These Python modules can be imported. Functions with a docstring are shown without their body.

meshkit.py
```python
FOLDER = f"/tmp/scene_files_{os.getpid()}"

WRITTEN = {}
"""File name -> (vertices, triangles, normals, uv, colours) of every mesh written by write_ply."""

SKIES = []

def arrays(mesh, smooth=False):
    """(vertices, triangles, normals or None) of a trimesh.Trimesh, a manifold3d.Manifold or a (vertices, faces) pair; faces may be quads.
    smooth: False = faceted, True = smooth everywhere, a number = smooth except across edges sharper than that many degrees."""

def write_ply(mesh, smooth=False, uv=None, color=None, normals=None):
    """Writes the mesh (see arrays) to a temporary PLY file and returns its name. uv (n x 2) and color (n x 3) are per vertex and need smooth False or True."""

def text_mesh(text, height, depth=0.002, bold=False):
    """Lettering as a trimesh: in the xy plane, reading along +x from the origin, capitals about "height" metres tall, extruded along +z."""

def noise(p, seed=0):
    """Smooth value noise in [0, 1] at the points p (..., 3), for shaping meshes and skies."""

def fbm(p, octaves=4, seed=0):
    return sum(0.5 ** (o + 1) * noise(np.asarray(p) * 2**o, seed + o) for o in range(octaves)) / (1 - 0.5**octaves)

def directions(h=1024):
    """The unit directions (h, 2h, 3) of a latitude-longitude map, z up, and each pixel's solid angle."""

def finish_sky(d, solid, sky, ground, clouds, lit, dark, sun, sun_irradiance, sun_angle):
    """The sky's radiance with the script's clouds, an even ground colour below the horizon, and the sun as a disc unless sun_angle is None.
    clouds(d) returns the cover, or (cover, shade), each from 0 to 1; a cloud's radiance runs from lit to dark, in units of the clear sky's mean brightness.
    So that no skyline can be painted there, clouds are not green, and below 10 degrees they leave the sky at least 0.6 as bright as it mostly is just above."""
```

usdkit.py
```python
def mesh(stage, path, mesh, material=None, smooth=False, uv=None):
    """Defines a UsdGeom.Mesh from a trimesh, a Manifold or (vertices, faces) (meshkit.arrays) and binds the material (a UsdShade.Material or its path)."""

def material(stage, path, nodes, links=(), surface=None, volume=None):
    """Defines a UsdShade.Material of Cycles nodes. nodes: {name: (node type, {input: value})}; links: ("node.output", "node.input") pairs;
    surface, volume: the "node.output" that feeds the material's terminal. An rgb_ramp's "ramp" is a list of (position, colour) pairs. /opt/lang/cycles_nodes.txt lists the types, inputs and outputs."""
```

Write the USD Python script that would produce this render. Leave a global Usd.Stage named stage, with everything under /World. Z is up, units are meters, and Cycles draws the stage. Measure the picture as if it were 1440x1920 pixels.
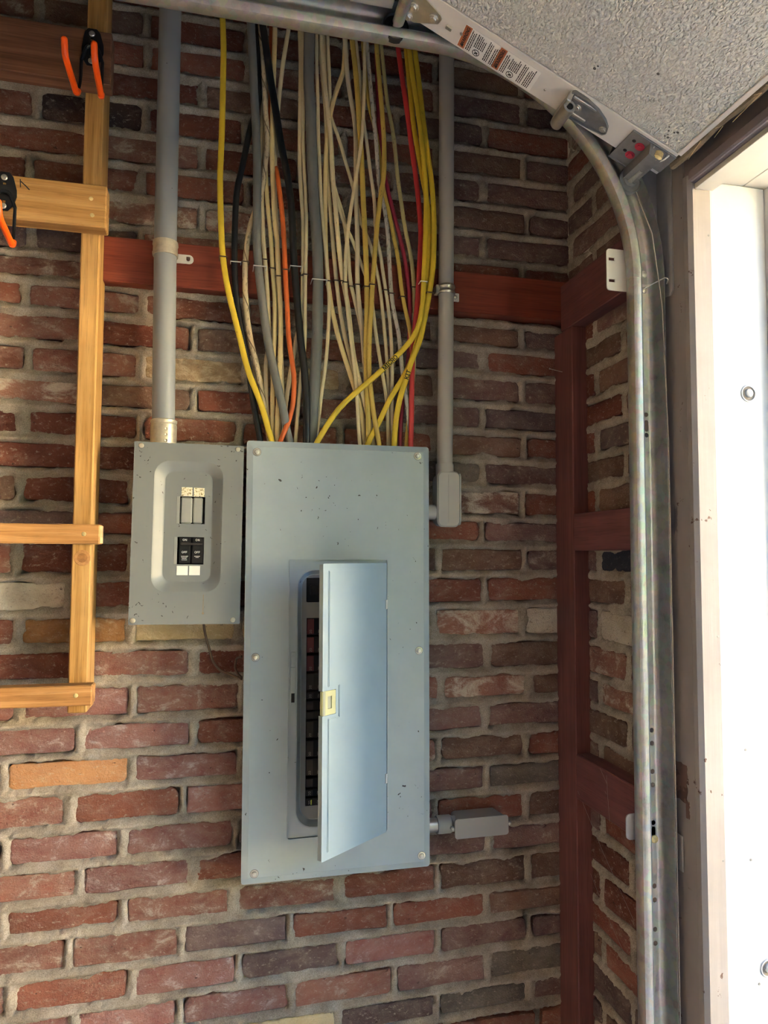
import math, random
import numpy as np, trimesh, manifold3d as m3, usdkit, meshkit
from shapely.geometry import Polygon, Point, box as sbox
from scipy.interpolate import PchipInterpolator
from scipy.ndimage import gaussian_filter1d
from pxr import Usd, UsdGeom, UsdLux, UsdShade, Gf, Sdf

# ------------------------------------------------------------------ camera, sky, sun, exposure
stage = Usd.Stage.CreateInMemory()
UsdGeom.SetStageUpAxis(stage, 'Z'); UsdGeom.SetStageMetersPerUnit(stage, 1.0)
UsdGeom.Xform.Define(stage, '/World'); UsdGeom.Scope.Define(stage, '/World/Looks')
cam = UsdGeom.Camera.Define(stage, '/World/Camera')
YAW, PIT, ROL = math.radians(12.9), math.radians(3.6), math.radians(0.35)
_f = np.array([math.sin(YAW)*math.cos(PIT), math.cos(YAW)*math.cos(PIT), math.sin(PIT)])
_r = np.array([math.cos(YAW), -math.sin(YAW), 0.0]); _u = np.cross(_r, _f)
_R = math.cos(ROL)*_r + math.sin(ROL)*_u; _U = -math.sin(ROL)*_r + math.cos(ROL)*_u
EYE = (0.0, -1.57, 1.5)
cam.AddTransformOp().Set(Gf.Matrix4d(*_R, 0, *_U, 0, *(-_f), 0, *EYE, 1))
cam.CreateHorizontalApertureAttr(36.0); cam.CreateVerticalApertureAttr(48.0)
cam.CreateFocalLengthAttr(36.0*1330/1440)
cam.CreateClippingRangeAttr(Gf.Vec2f(0.02, 500))
cam.CreateExposureAttr(2.9)

SUN_DIR = np.array([-0.72, -0.34, 0.60]); SUN_DIR /= np.linalg.norm(SUN_DIR)
dome = UsdLux.DomeLight.Define(stage, '/World/Sky'); dome.CreateIntensityAttr(1.0)
usdkit.material(stage, '/World/Looks/sky', {
    's': ('sky_texture', {'sky_type': 'multiple_scattering', 'sun_disc': False, 'sun_elevation': math.asin(SUN_DIR[2]), 'sun_rotation': math.atan2(SUN_DIR[0], SUN_DIR[1]), 'aerosol_density': 1.6}),
    'h': ('hsv', {'saturation': 0.85, 'value': 1.0, 'fac': 1.0}),
    'b': ('background_shader', {'strength': 0.16})}, [('s.color', 'h.color'), ('h.color', 'b.color')], surface='b.background')
UsdShade.MaterialBindingAPI.Apply(dome.GetPrim()).Bind(UsdShade.Material.Get(stage, '/World/Looks/sky'))
sun = UsdLux.DistantLight.Define(stage, '/World/Sun')
sun.CreateIntensityAttr(22.0); sun.CreateNormalizeAttr(True); sun.CreateAngleAttr(0.6); sun.CreateColorAttr(Gf.Vec3f(1.0, 0.92, 0.82))
_z = SUN_DIR; _x = np.cross([0, 1, 0], _z); _x /= np.linalg.norm(_x); _y = np.cross(_z, _x)
sun.AddTransformOp().Set(Gf.Matrix4d(*_x, 0, *_y, 0, *_z, 0, 0, 0, 5, 1))

# ------------------------------------------------------------------ helpers
rng = np.random.default_rng(7); random.seed(7)
used = {}
def numbered(parent, name):
    k = (parent, name); n = used.get(k, 0); used[k] = n+1
    return f'{parent}/{name}' if n == 0 else f'{parent}/{name}_{n:03d}'
def path_of(p):
    if p is None: return '/World'
    if isinstance(p, str): return p
    return str(p.GetPath())
def mesh(name, m, mat, parent=None, smooth=30):
    p = numbered(path_of(parent), name)
    return usdkit.mesh(stage, p, m, '/World/Looks/'+mat, smooth=smooth).GetPrim()
def tag(o, label, cat, group=None, kind=None):
    o.SetCustomDataByKey('label', label); o.SetCustomDataByKey('category', cat)
    if group: o.SetCustomDataByKey('group', group)
    if kind: o.SetCustomDataByKey('kind', kind)
    return o
def lab(o, label): o.SetCustomDataByKey('label', label); return o
def thing(name, label, cat, loc=(0, 0, 0), roty=0.0, group=None, kind=None):
    x = UsdGeom.Xform.Define(stage, numbered('/World', name)); x.AddTranslateOp().Set(Gf.Vec3d(*map(float, loc)))
    if roty: x.AddRotateYOp().Set(roty)
    return tag(x.GetPrim(), label, cat, group, kind)
def dup(root, loc, label, roty=0.0):
    x = UsdGeom.Xform.Define(stage, numbered('/World', root.GetName())); x.AddTranslateOp().Set(Gf.Vec3d(*map(float, loc)))
    if roty: x.AddRotateYOp().Set(roty)
    p = x.GetPrim(); p.GetReferences().AddInternalReference(root.GetPath()); p.SetInstanceable(True)
    c = root.GetCustomData(); return tag(p, label, c['category'], c.get('group'), c.get('kind'))
def cat(*ms): return trimesh.util.concatenate([to_tri(m) for m in ms])
def to_tri(m):
    if isinstance(m, trimesh.Trimesh): return m
    v, f, _ = meshkit.arrays(m); return trimesh.Trimesh(v, f, process=False)
def rbox(x0, x1, y0, y1, z0, z1, b=0.001):
    pts = []
    for sx, X in ((1, x0), (-1, x1)):
        for sy, Y in ((1, y0), (-1, y1)):
            for sz, Z in ((1, z0), (-1, z1)):
                pts += [(X, Y+sy*b, Z+sz*b), (X+sx*b, Y, Z+sz*b), (X+sx*b, Y+sy*b, Z)]
    return trimesh.convex.convex_hull(np.array(pts))
def cyl(p, q, r, n=20, r2=None):
    p, q = np.array(p, float), np.array(q, float); d = q-p; L = np.linalg.norm(d); d /= L
    a = np.cross(d, [0, 0, 1.0] if abs(d[2]) < .9 else [1.0, 0, 0]); a /= np.linalg.norm(a); b = np.cross(d, a)
    t = np.arange(n)*2*np.pi/n; ring = np.cos(t)[:, None]*a+np.sin(t)[:, None]*b
    r2 = r if r2 is None else r2; c = min(r, r2, L)*0.12
    return trimesh.convex.convex_hull(np.vstack([p+ring*(r-c), p+d*c+ring*r, q-d*c+ring*r2, q+ring*(r2-c)]))
def lathe(p, axis, prof, n=32):
    """prof: (distance along axis, radius)"""
    p, d = np.array(p, float), np.array(axis, float); d /= np.linalg.norm(d)
    a = np.cross(d, [0, 0, 1.0] if abs(d[2]) < .9 else [1.0, 0, 0]); a /= np.linalg.norm(a); b = np.cross(d, a)
    t = np.arange(n)*2*np.pi/n; ring = np.cos(t)[:, None]*a+np.sin(t)[:, None]*b
    V = np.vstack([p+d*h+ring*max(r, 1e-5) for h, r in prof]); F = []
    for i in range(len(prof)-1):
        for j in range(n):
            k = (j+1) % n; F += [(i*n+j, (i+1)*n+j, (i+1)*n+k), (i*n+j, (i+1)*n+k, i*n+k)]
    return trimesh.Trimesh(V, F, process=False)
def tube(pts, a, b=None, n=12, up=(0, 1, 0), squeeze=None):
    """ellipse section: a across (perpendicular to up), b along up"""
    P = np.asarray(pts, float); b = a if b is None else b
    T = np.gradient(P, axis=0); T /= np.linalg.norm(T, axis=1, keepdims=True)
    U = np.array(up, float) - T*(T@np.array(up, float))[:, None]; U /= np.linalg.norm(U, axis=1, keepdims=True)
    S = np.cross(T, U); t = np.arange(n)*2*np.pi/n; k = len(P)
    a = np.broadcast_to(a, (k,)); b = np.broadcast_to(b, (k,))
    V = (P[:, None]+(a[:, None]*np.cos(t))[..., None]*S[:, None]+(b[:, None]*np.sin(t))[..., None]*U[:, None]).reshape(-1, 3)
    F = []
    for i in range(k-1):
        for j in range(n):
            m = (j+1) % n; F += [(i*n+j, i*n+m, (i+1)*n+m), (i*n+j, (i+1)*n+m, (i+1)*n+j)]
    V = np.vstack([V, P[0], P[-1]]); c0, c1 = k*n, k*n+1
    for j in range(n):
        m = (j+1) % n; F += [(c0, m, j), (c1, (k-1)*n+j, (k-1)*n+m)]
    M = trimesh.Trimesh(V, F, process=False)
    if M.volume < 0: M.invert()
    return M
def rounded(P, r=0.02, n=5):
    """polyline with rounded corners"""
    P = [np.array(p, float) for p in P]; out = [P[0]]
    for i in range(1, len(P)-1):
        d0, d1 = P[i-1]-P[i], P[i+1]-P[i]; rr = min(r, np.linalg.norm(d0)*.45, np.linalg.norm(d1)*.45)
        A, B = P[i]+d0/np.linalg.norm(d0)*rr, P[i]+d1/np.linalg.norm(d1)*rr
        for t in np.linspace(0, 1, n): out.append((1-t)**2*A+2*t*(1-t)*P[i]+t*t*B)
    return np.array(out+[P[-1]])
def poly_y(poly, y0, y1):
    """shapely polygon in (x, z) extruded between y0 (front) and y1"""
    m = extrude(poly, abs(y1-y0))
    v = m.vertices.copy(); m.vertices = np.c_[v[:, 0], min(y0, y1)+v[:, 2], v[:, 1]]; m.invert(); return m
def extrude(poly, h):
    ps = [g for g in getattr(poly, 'geoms', [poly]) if g.area > 1e-9]
    return trimesh.util.concatenate([trimesh.creation.extrude_polygon(g, h, engine='earcut') for g in ps])
def rrect(x0, x1, z0, z1, r, n=6):
    return sbox(x0+r, z0+r, x1-r, z1-r).buffer(r, quad_segs=n)
def mani(t):
    t = to_tri(t); t = trimesh.Trimesh(t.vertices, t.faces, process=True)
    m = m3.Manifold(m3.Mesh(np.ascontiguousarray(t.vertices, np.float32), np.ascontiguousarray(t.faces, np.uint32)))
    return m
def cut(a, *bs):
    m = mani(a)
    for b in bs: m = m - mani(b)
    if m.num_tri() == 0: raise ValueError('empty cut')
    return to_tri(m)
def text_on(txt, h, O, ex, ey, depth=0.0004, bold=False, center=True):
    t = meshkit.text_mesh(txt, h, depth, bold); v = t.vertices.copy()
    if center: v[:, :2] -= (v[:, :2].max(0)+v[:, :2].min(0))/2
    ex, ey = np.array(ex, float), np.array(ey, float); ez = np.cross(ex, ey)
    t.vertices = np.array(O, float)+v[:, :1]*ex+v[:, 1:2]*ey+v[:, 2:]*ez; return t
def screw(c, n, r=0.005, h=0.003, slot='cross', up=(0, 0, 1), turn=0.4):
    """screw head whose base centre is c, facing n"""
    c, n = np.array(c, float), np.array(n, float); n /= np.linalg.norm(n)
    u = np.array(up, float)-n*np.dot(up, n); u /= np.linalg.norm(u); s = np.cross(u, n)
    body = lathe(c, n, [(-0.001, 0), (-0.001, r), (h*.4, r), (h*.8, r*.8), (h, r*.45), (h, 0)], 18)
    body.merge_vertices(); body.update_faces(body.nondegenerate_faces())
    bars = []
    for k in ((0, 1) if slot == 'cross' else (0,)):
        a = turn+k*math.pi/2; d = math.cos(a)*u+math.sin(a)*s; e = np.cross(n, d)
        L, w = r*(.62 if slot == 'cross' else 1.3), r*.16
        pts = [c+n*(hh)+d*L*i+e*w*j for i in (-1, 1) for j in (-1, 1) for hh in (h*.35, h*1.3)]
        bars.append(trimesh.convex.convex_hull(np.array(pts)))
    try:
        return cut(body, *bars)
    except Exception:
        return body
def hexbolt(c, n, r=0.0065, h=0.005):
    c, n = np.array(c, float), np.array(n, float); n /= np.linalg.norm(n)
    return cat(cyl(c-n*.0005, c+n*.0015, r*1.45, 20), cyl(c, c+n*h, r, 6))

# ------------------------------------------------------------------ materials
def mat(name, nodes, links, surface='p.BSDF'): usdkit.material(stage, '/World/Looks/'+name, nodes, links, surface=surface)
def plain(name, col, rough=0.5, metal=0.0, bump=0.0, bscale=200, var=0.10, vscale=14, spec=0.5):
    lo = tuple(max(0, c*(1-var)) for c in col); hi = tuple(min(1, c*(1+var)) for c in col)
    nodes = {'g': ('geometry', {}), 'n': ('noise_texture', {'scale': vscale, 'detail': 5, 'roughness': .6}),
             'r': ('rgb_ramp', {'ramp': [(0.3, lo), (0.7, hi)]}), 'p': ('principled_bsdf', {'roughness': rough, 'metallic': metal, 'specular_ior_level': spec})}
    links = [('g.position', 'n.vector'), ('n.fac', 'r.fac'), ('r.color', 'p.base_color')]
    if bump:
        nodes['n2'] = ('noise_texture', {'scale': bscale, 'detail': 4}); nodes['b'] = ('bump', {'strength': bump, 'distance': 0.001})
        links += [('g.position', 'n2.vector'), ('n2.fac', 'b.height'), ('b.normal', 'p.normal')]
    mat(name, nodes, links)
def grey_paint(name, col, rough, chips=(0.05, 0.045, 0.04), amount=0.70, var=.06):
    """enamelled sheet steel: faint mottling, tiny dark chips and scuffs"""
    lo = tuple(c*(1-var) for c in col); hi = tuple(c*(1+var) for c in col)
    mat(name, {'g': ('geometry', {}), 'n': ('noise_texture', {'scale': 6, 'detail': 6, 'roughness': .6}), 'r': ('rgb_ramp', {'ramp': [(.3, lo), (.7, hi)]}),
               'c': ('noise_texture', {'scale': 95, 'detail': 3, 'roughness': .5, 'distortion': .6}), 'c2': ('noise_texture', {'scale': 7, 'detail': 2}),
               'm': ('math', {'math_type': 'multiply_add', 'value2': .28}), 'cr': ('rgb_ramp', {'ramp': [(amount+.16, (0, 0, 0)), (amount+.18, (1, 1, 1))]}),
               'mx': ('mix', {'color2': chips}), 'o': ('noise_texture', {'scale': 30, 'detail': 3}), 'b': ('bump', {'strength': .06, 'distance': .002}),
               'rr': ('map_range', {'from_min': .3, 'from_max': .7, 'to_min': rough*.85, 'to_max': rough*1.2}),
               'p': ('principled_bsdf', {})},
        [('g.position', 'n.vector'), ('g.position', 'c.vector'), ('g.position', 'c2.vector'), ('g.position', 'o.vector'), ('n.fac', 'r.fac'), ('c2.fac', 'm.value1'), ('c.fac', 'm.value3'),
         ('m.value', 'cr.fac'), ('cr.color', 'mx.fac'), ('r.color', 'mx.color1'), ('mx.color', 'p.base_color'), ('o.fac', 'b.height'), ('b.normal', 'p.normal'), ('n.fac', 'rr.value'), ('rr.result', 'p.roughness')])
def brick_mat(name, a, b, lime=(.50, .42, .34), thr=.64, scale=16, dark=(.06, .035, .03), stretch=(1, 1, 1.5), dthr=.30):
    """fired clay: two body tones, lime bloom in ragged patches, dark pits"""
    mat(name, {'g': ('geometry', {}), 'oi': ('object_info', {}), 'off': ('vector_math', {'math_type': 'add'}), 'sc': ('math', {'math_type': 'multiply', 'value2': 37.0}), 'cx': ('combine_xyz', {}),
               'mp': ('mapping', {'scale': stretch}),
               'n1': ('noise_texture', {'scale': 11, 'detail': 5, 'roughness': .6}), 'r1': ('rgb_ramp', {'ramp': [(.32, a), (.68, b)]}),
               'n2': ('noise_texture', {'scale': scale, 'detail': 9, 'roughness': .72, 'distortion': .4}), 'r2': ('rgb_ramp', {'ramp': [(thr-.20, (0, 0, 0)), (thr-.02, (.20, .20, .20)), (thr+.03, (.55, .55, .55)), (thr+.10, (.95, .95, .95))]}),
               'n3': ('noise_texture', {'scale': 70, 'detail': 4, 'roughness': .6}), 'r3': ('rgb_ramp', {'ramp': [(dthr-.05, (1, 1, 1)), (dthr+.04, (0, 0, 0))]}),
               'm1': ('mix', {'color2': lime}), 'm2': ('mix', {'color2': dark}), 'hv': ('hsv', {'hue': .5, 'saturation': 1.0, 'fac': 1.0}),
               'vr': ('map_range', {'from_min': 0, 'from_max': 1, 'to_min': .72, 'to_max': 1.22}),
               'n5': ('noise_texture', {'scale': 85, 'detail': 7, 'roughness': .75}), 'r5': ('rgb_ramp', {'ramp': [(.555, (0, 0, 0)), (.63, (.40, .40, .40)), (.70, (.85, .85, .85))]}), 'm5': ('mix', {'color2': lime}),
               'n4': ('noise_texture', {'scale': 260, 'detail': 5, 'roughness': .6}), 'ad': ('math', {'math_type': 'multiply_add', 'value2': .9}),
               'b': ('bump', {'strength': .8, 'distance': .005}), 'p': ('principled_bsdf', {'roughness': .88, 'specular_ior_level': .25})},
        [('oi.random', 'sc.value1'), ('sc.value', 'cx.x'), ('sc.value', 'cx.z'), ('g.position', 'off.vector1'), ('cx.vector', 'off.vector2'), ('off.vector', 'mp.vector'),
         ('mp.vector', 'n1.vector'), ('mp.vector', 'n2.vector'), ('mp.vector', 'n3.vector'), ('g.position', 'n4.vector'), ('n1.fac', 'r1.fac'), ('n2.fac', 'r2.fac'), ('n3.fac', 'r3.fac'),
         ('r1.color', 'hv.color'), ('oi.random', 'vr.value'), ('vr.result', 'hv.value'), ('hv.color', 'm1.color1'), ('r2.color', 'm1.fac'), ('mp.vector', 'n5.vector'), ('n5.fac', 'r5.fac'), ('m1.color', 'm5.color1'), ('r5.color', 'm5.fac'), ('m5.color', 'm2.color1'), ('r3.color', 'm2.fac'),
         ('m2.color', 'p.base_color'), ('n2.fac', 'ad.value1'), ('n4.fac', 'ad.value3'), ('ad.value', 'b.height'), ('b.normal', 'p.normal')])
def wood_mat(name, a, b, c, axis, rough=.65, grain=1.0, bump=.25, knots=False):
    """long grain along axis 'x' or 'z' (or 'y')"""
    sc = {'x': (2.2, 62, 62), 'z': (62, 62, 2.2), 'y': (62, 2.2, 62)}[axis]
    nodes = {'g': ('geometry', {}), 'mp': ('mapping', {'scale': sc}), 'n': ('noise_texture', {'scale': 1.0*grain, 'detail': 4, 'roughness': .55, 'distortion': .35}),
             'r': ('rgb_ramp', {'ramp': [(.30, a), (.5, b), (.66, c)]}), 'n2': ('noise_texture', {'scale': 5.2*grain, 'detail': 4, 'roughness': .7}), 'r2': ('rgb_ramp', {'ramp': [(.30, (.55, .55, .55)), (.5, (1, 1, 1))]}),
             'n3': ('noise_texture', {'scale': 9, 'detail': 3}), 'r3': ('rgb_ramp', {'ramp': [(.35, (.78, .78, .78)), (.65, (1.0, 1.0, 1.0))]}),
             'm': ('mix', {'mix_type': 'multiply', 'fac': .75}), 'm3': ('mix', {'mix_type': 'multiply', 'fac': .8}),
             'b': ('bump', {'strength': bump, 'distance': .001}), 'p': ('principled_bsdf', {'roughness': rough, 'specular_ior_level': .3})}
    links = [('g.position', 'mp.vector'), ('mp.vector', 'n.vector'), ('mp.vector', 'n2.vector'), ('g.position', 'n3.vector'), ('n.fac', 'r.fac'), ('n2.fac', 'r2.fac'), ('n3.fac', 'r3.fac'),
             ('r.color', 'm.color1'), ('r2.color', 'm.color2'), ('m.color', 'm3.color1'), ('r3.color', 'm3.color2'), ('m3.color', 'p.base_color'), ('n2.fac', 'b.height'), ('b.normal', 'p.normal')]
    mat(name, nodes, links)
# bricks
RED = ((.215, .078, .052), (.300, .118, .078))
brick_mat('brick_red', *RED, thr=.66)
brick_mat('brick_red_limed', (.20, .075, .055), (.30, .125, .090), thr=.56, scale=20)
brick_mat('brick_deep', (.155, .050, .035), (.235, .082, .054), thr=.70)
brick_mat('brick_pink', (.25, .098, .082), (.345, .160, .130), lime=(.52, .43, .39), thr=.58, scale=18)
brick_mat('brick_brown', (.155, .085, .060), (.235, .140, .098), thr=.66)
brick_mat('brick_orange', (.42, .185, .080), (.52, .27, .125), lime=(.60, .48, .33), thr=.62)
brick_mat('brick_tan', (.30, .185, .100), (.46, .33, .19), lime=(.56, .45, .30), thr=.50, scale=30)
brick_mat('brick_buff', (.50, .37, .19), (.68, .55, .34), lime=(.74, .63, .44), thr=.55)
brick_mat('brick_whitewashed', (.56, .49, .38), (.70, .64, .53), lime=(.20, .10, .075), thr=.66, scale=9)
brick_mat('brick_flaked', (.22, .075, .05), (.30, .115, .075), lime=(.66, .58, .47), thr=.50, scale=15)
brick_mat('brick_purple', (.140, .088, .082), (.200, .130, .115), thr=.64)
brick_mat('brick_grey', (.120, .100, .080), (.190, .160, .130), thr=.66)
brick_mat('brick_blue', (.035, .040, .060), (.060, .065, .088), lime=(.20, .19, .20), thr=.72)
brick_mat('brick_char', (.060, .038, .034), (.105, .060, .050), thr=.72)
brick_mat('brick_mauve', (.165, .085, .076), (.230, .125, .108), thr=.60)  # greyed red brick, carries the bluish light of the right side in its colour
brick_mat('brick_rust', (.17, .075, .030), (.36, .175, .060), lime=(.52, .42, .29), thr=.58, scale=13)
mat('mortar', {'g': ('geometry', {}), 'n': ('noise_texture', {'scale': 14, 'detail': 6, 'roughness': .65}), 'r': ('rgb_ramp', {'ramp': [(.3, (.28, .235, .185)), (.52, (.45, .390, .315)), (.72, (.60, .54, .455))]}),
               'n2': ('noise_texture', {'scale': 420, 'detail': 4, 'roughness': .7}), 'r2': ('rgb_ramp', {'ramp': [(.34, (.60, .58, .55)), (.55, (1, 1, 1)), (.72, (1.25, 1.25, 1.25))]}),
               'm': ('mix', {'mix_type': 'multiply', 'fac': .8}), 'b': ('bump', {'strength': .8, 'distance': .003}), 'p': ('principled_bsdf', {'roughness': .95, 'specular_ior_level': .15})},
    [('g.position', 'n.vector'), ('g.position', 'n2.vector'), ('n.fac', 'r.fac'), ('n2.fac', 'r2.fac'), ('r.color', 'm.color1'), ('r2.color', 'm.color2'), ('m.color', 'p.base_color'), ('n2.fac', 'b.height'), ('b.normal', 'p.normal')])
# wood
wood_mat('stud_wood', (.33, .155, .040), (.52, .285, .085), (.62, .37, .135), 'z')
wood_mat('board_wood', (.33, .16, .045), (.51, .28, .090), (.60, .36, .140), 'x')
wood_mat('board_wood_dark', (.115, .048, .026), (.20, .090, .048), (.27, .135, .075), 'x')
wood_mat('batten_wood', (.31, .135, .042), (.48, .24, .080), (.57, .31, .120), 'x', grain=1.5)
wood_mat('end_grain', (.58, .40, .20), (.70, .50, .27), (.76, .58, .34), 'y')
plain('knot', (.34, .150, .045), .6, var=.3, vscale=120)
plain('knot_ring', (.47, .235, .080), .6, var=.2, vscale=150)
wood_mat('red_board', (.175, .036, .020), (.225, .050, .028), (.26, .064, .036), 'x', rough=.55, bump=.15)
wood_mat('red_post', (.160, .060, .056), (.20, .074, .066), (.23, .090, .078), 'z', rough=.5, bump=.15)  # the ledger's red, greyed towards mauve for the bluish shade in the corner
wood_mat('red_rail', (.160, .058, .058), (.195, .072, .070), (.22, .084, .080), 'y', rough=.5, bump=.15)  # the ledger's red again, dulled to imitate bluish shade on the right wall
def peeled(name, axis, col, under, amt):
    sc = {'z': (55, 55, 2.2), 'y': (55, 2.2, 55), 'x': (2.2, 55, 55)}[axis]
    mat(name, {'g': ('geometry', {}), 'n': ('noise_texture', {'scale': 5, 'detail': 6, 'roughness': .65}), 'r': ('rgb_ramp', {'ramp': [(.3, tuple(c*.86 for c in col)), (.7, tuple(c*1.1 for c in col))]}),
               'mp': ('mapping', {'scale': sc}), 'gn': ('noise_texture', {'scale': 1.6, 'detail': 4}), 'c': ('noise_texture', {'scale': 38, 'detail': 5, 'roughness': .65}),
               'c2': ('noise_texture', {'scale': 6, 'detail': 2}), 'm': ('math', {'math_type': 'multiply_add', 'value2': .35}), 'cr': ('rgb_ramp', {'ramp': [(amt, (0, 0, 0)), (amt+.03, (1, 1, 1))]}),
               'mx': ('mix', {'color2': under}), 'b': ('bump', {'strength': .8 if 'white' in name else .3, 'distance': .0015}), 'p': ('principled_bsdf', {'roughness': .6, 'specular_ior_level': .3})},
        [('g.position', 'n.vector'), ('n.fac', 'r.fac'), ('g.position', 'mp.vector'), ('mp.vector', 'gn.vector'), ('g.position', 'c.vector'), ('g.position', 'c2.vector'), ('c2.fac', 'm.value1'), ('c.fac', 'm.value3'), ('m.value', 'cr.fac'), ('cr.color', 'mx.fac'),
         ('r.color', 'mx.color1'), ('mx.color', 'p.base_color'), ('gn.fac', 'b.height'), ('b.normal', 'p.normal')])
peeled('jamb_paint', 'z', (.295, .270, .266), (.10, .055, .045), .84)
peeled('header_paint', 'y', (.205, .175, .185), (.10, .055, .045), .86)
peeled('peeled_patch', 'z', (.115, .068, .056), (.20, .12, .10), .62)
peeled('rough_white', 'z', (.47, .475, .47), (.55, .53, .48), .86)
plain('smooth_white', (.47, .485, .50), .45, var=.03, bump=.12, bscale=30)
plain('soffit_white', (.56, .54, .48), .6, var=.04, bump=.1, bscale=60)
# metals and plastics
grey_paint('panel_grey', (.345, .415, .445), .30)
grey_paint('panel_door_grey', (.305, .390, .430), .36, amount=.80)
grey_paint('box_grey', (.195, .212, .208), .42, amount=.675)
grey_paint('plate_grey', (.30, .31, .285), .45, amount=.74)
grey_paint('deadfront_grey', (.20, .215, .225), .5, amount=.8)
grey_paint('conduit_grey', (.255, .275, .290), .42, amount=.74)
grey_paint('conduit_light', (.42, .41, .385), .42, amount=.80)
grey_paint('cover_grey', (.30, .295, .285), .5, amount=.76)
plain('fitting_metal', (.52, .48, .38), .42, .55, var=.18, vscale=60)
plain('connector_metal', (.42, .41, .39), .38, .7, var=.15, vscale=50)
mat('galvanised', {'g': ('geometry', {}), 'v': ('voronoi_texture', {'scale': 90}), 'n': ('noise_texture', {'scale': 26, 'detail': 6, 'roughness': .7}), 'r': ('rgb_ramp', {'ramp': [(.3, (.40, .40, .38)), (.7, (.60, .60, .58))]}),
                   'mr': ('map_range', {'from_min': .25, 'from_max': .75, 'to_min': .30, 'to_max': .52}), 'mx': ('mix', {'mix_type': 'multiply', 'fac': .18}), 'b': ('bump', {'strength': .05, 'distance': .001}),
                   'p': ('principled_bsdf', {'metallic': .85})},
    [('g.position', 'v.vector'), ('g.position', 'n.vector'), ('n.fac', 'r.fac'), ('r.color', 'mx.color1'), ('v.color', 'mx.color2'), ('mx.color', 'p.base_color'), ('n.fac', 'mr.value'), ('mr.result', 'p.roughness'), ('n.fac', 'b.height'), ('b.normal', 'p.normal')])
plain('zinc', (.60, .58, .52), .3, .85, var=.15, vscale=40)
plain('dull_bracket', (.22, .22, .22), .5, .4, var=.2, vscale=40)
plain('angle_grey', (.40, .40, .42), .5, .2, var=.12, vscale=30)  # pale and hardly metallic: the reflection on the steel is put into its colour
plain('screw_metal', (.62, .60, .55), .3, .8, var=.15, vscale=300)
plain('brass_bolt', (.62, .50, .24), .45, .5, var=.25, vscale=200)
plain('black_plastic', (.012, .012, .014), .38, var=.2)
plain('black_steel', (.012, .013, .015), .35, .2, var=.2)
plain('breaker_black', (.012, .012, .013), .6, var=.2, spec=.2)
plain('breaker_dark', (.030, .028, .027), .6, var=.2, spec=.25)
plain('maroon', (.085, .014, .018), .5, var=.1)
plain('pink_tab', (.62, .16, .15), .5)
plain('lime_mark', (.55, .62, .06), .5)
plain('orange_vinyl', (.95, .105, .008), .32, var=.04)
plain('olive_latch', (.50, .50, .27), .45, var=.06)
plain('olive_latch_dark', (.33, .34, .26), .5, var=.06)
plain('sticker_white', (.80, .79, .74), .5, var=.05)
mat('sticker_aged', {'g': ('geometry', {}), 'n': ('noise_texture', {'scale': 260, 'detail': 3, 'roughness': .6}), 'r': ('rgb_ramp', {'ramp': [(.36, (.16, .12, .04)), (.44, (.66, .58, .34)), (.56, (.80, .76, .60))]}), 'p': ('principled_bsdf', {'roughness': .55})},
    [('g.position', 'n.vector'), ('n.fac', 'r.fac'), ('r.color', 'p.base_color')])
plain('ink_white', (.62, .62, .60), .6, var=.02)
plain('ink_faint', (.30, .28, .25), .6, var=.05)
plain('ink_black', (.025, .022, .02), .6, var=.05)
plain('label_paper', (.74, .73, .70), .38, var=.04)
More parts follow.
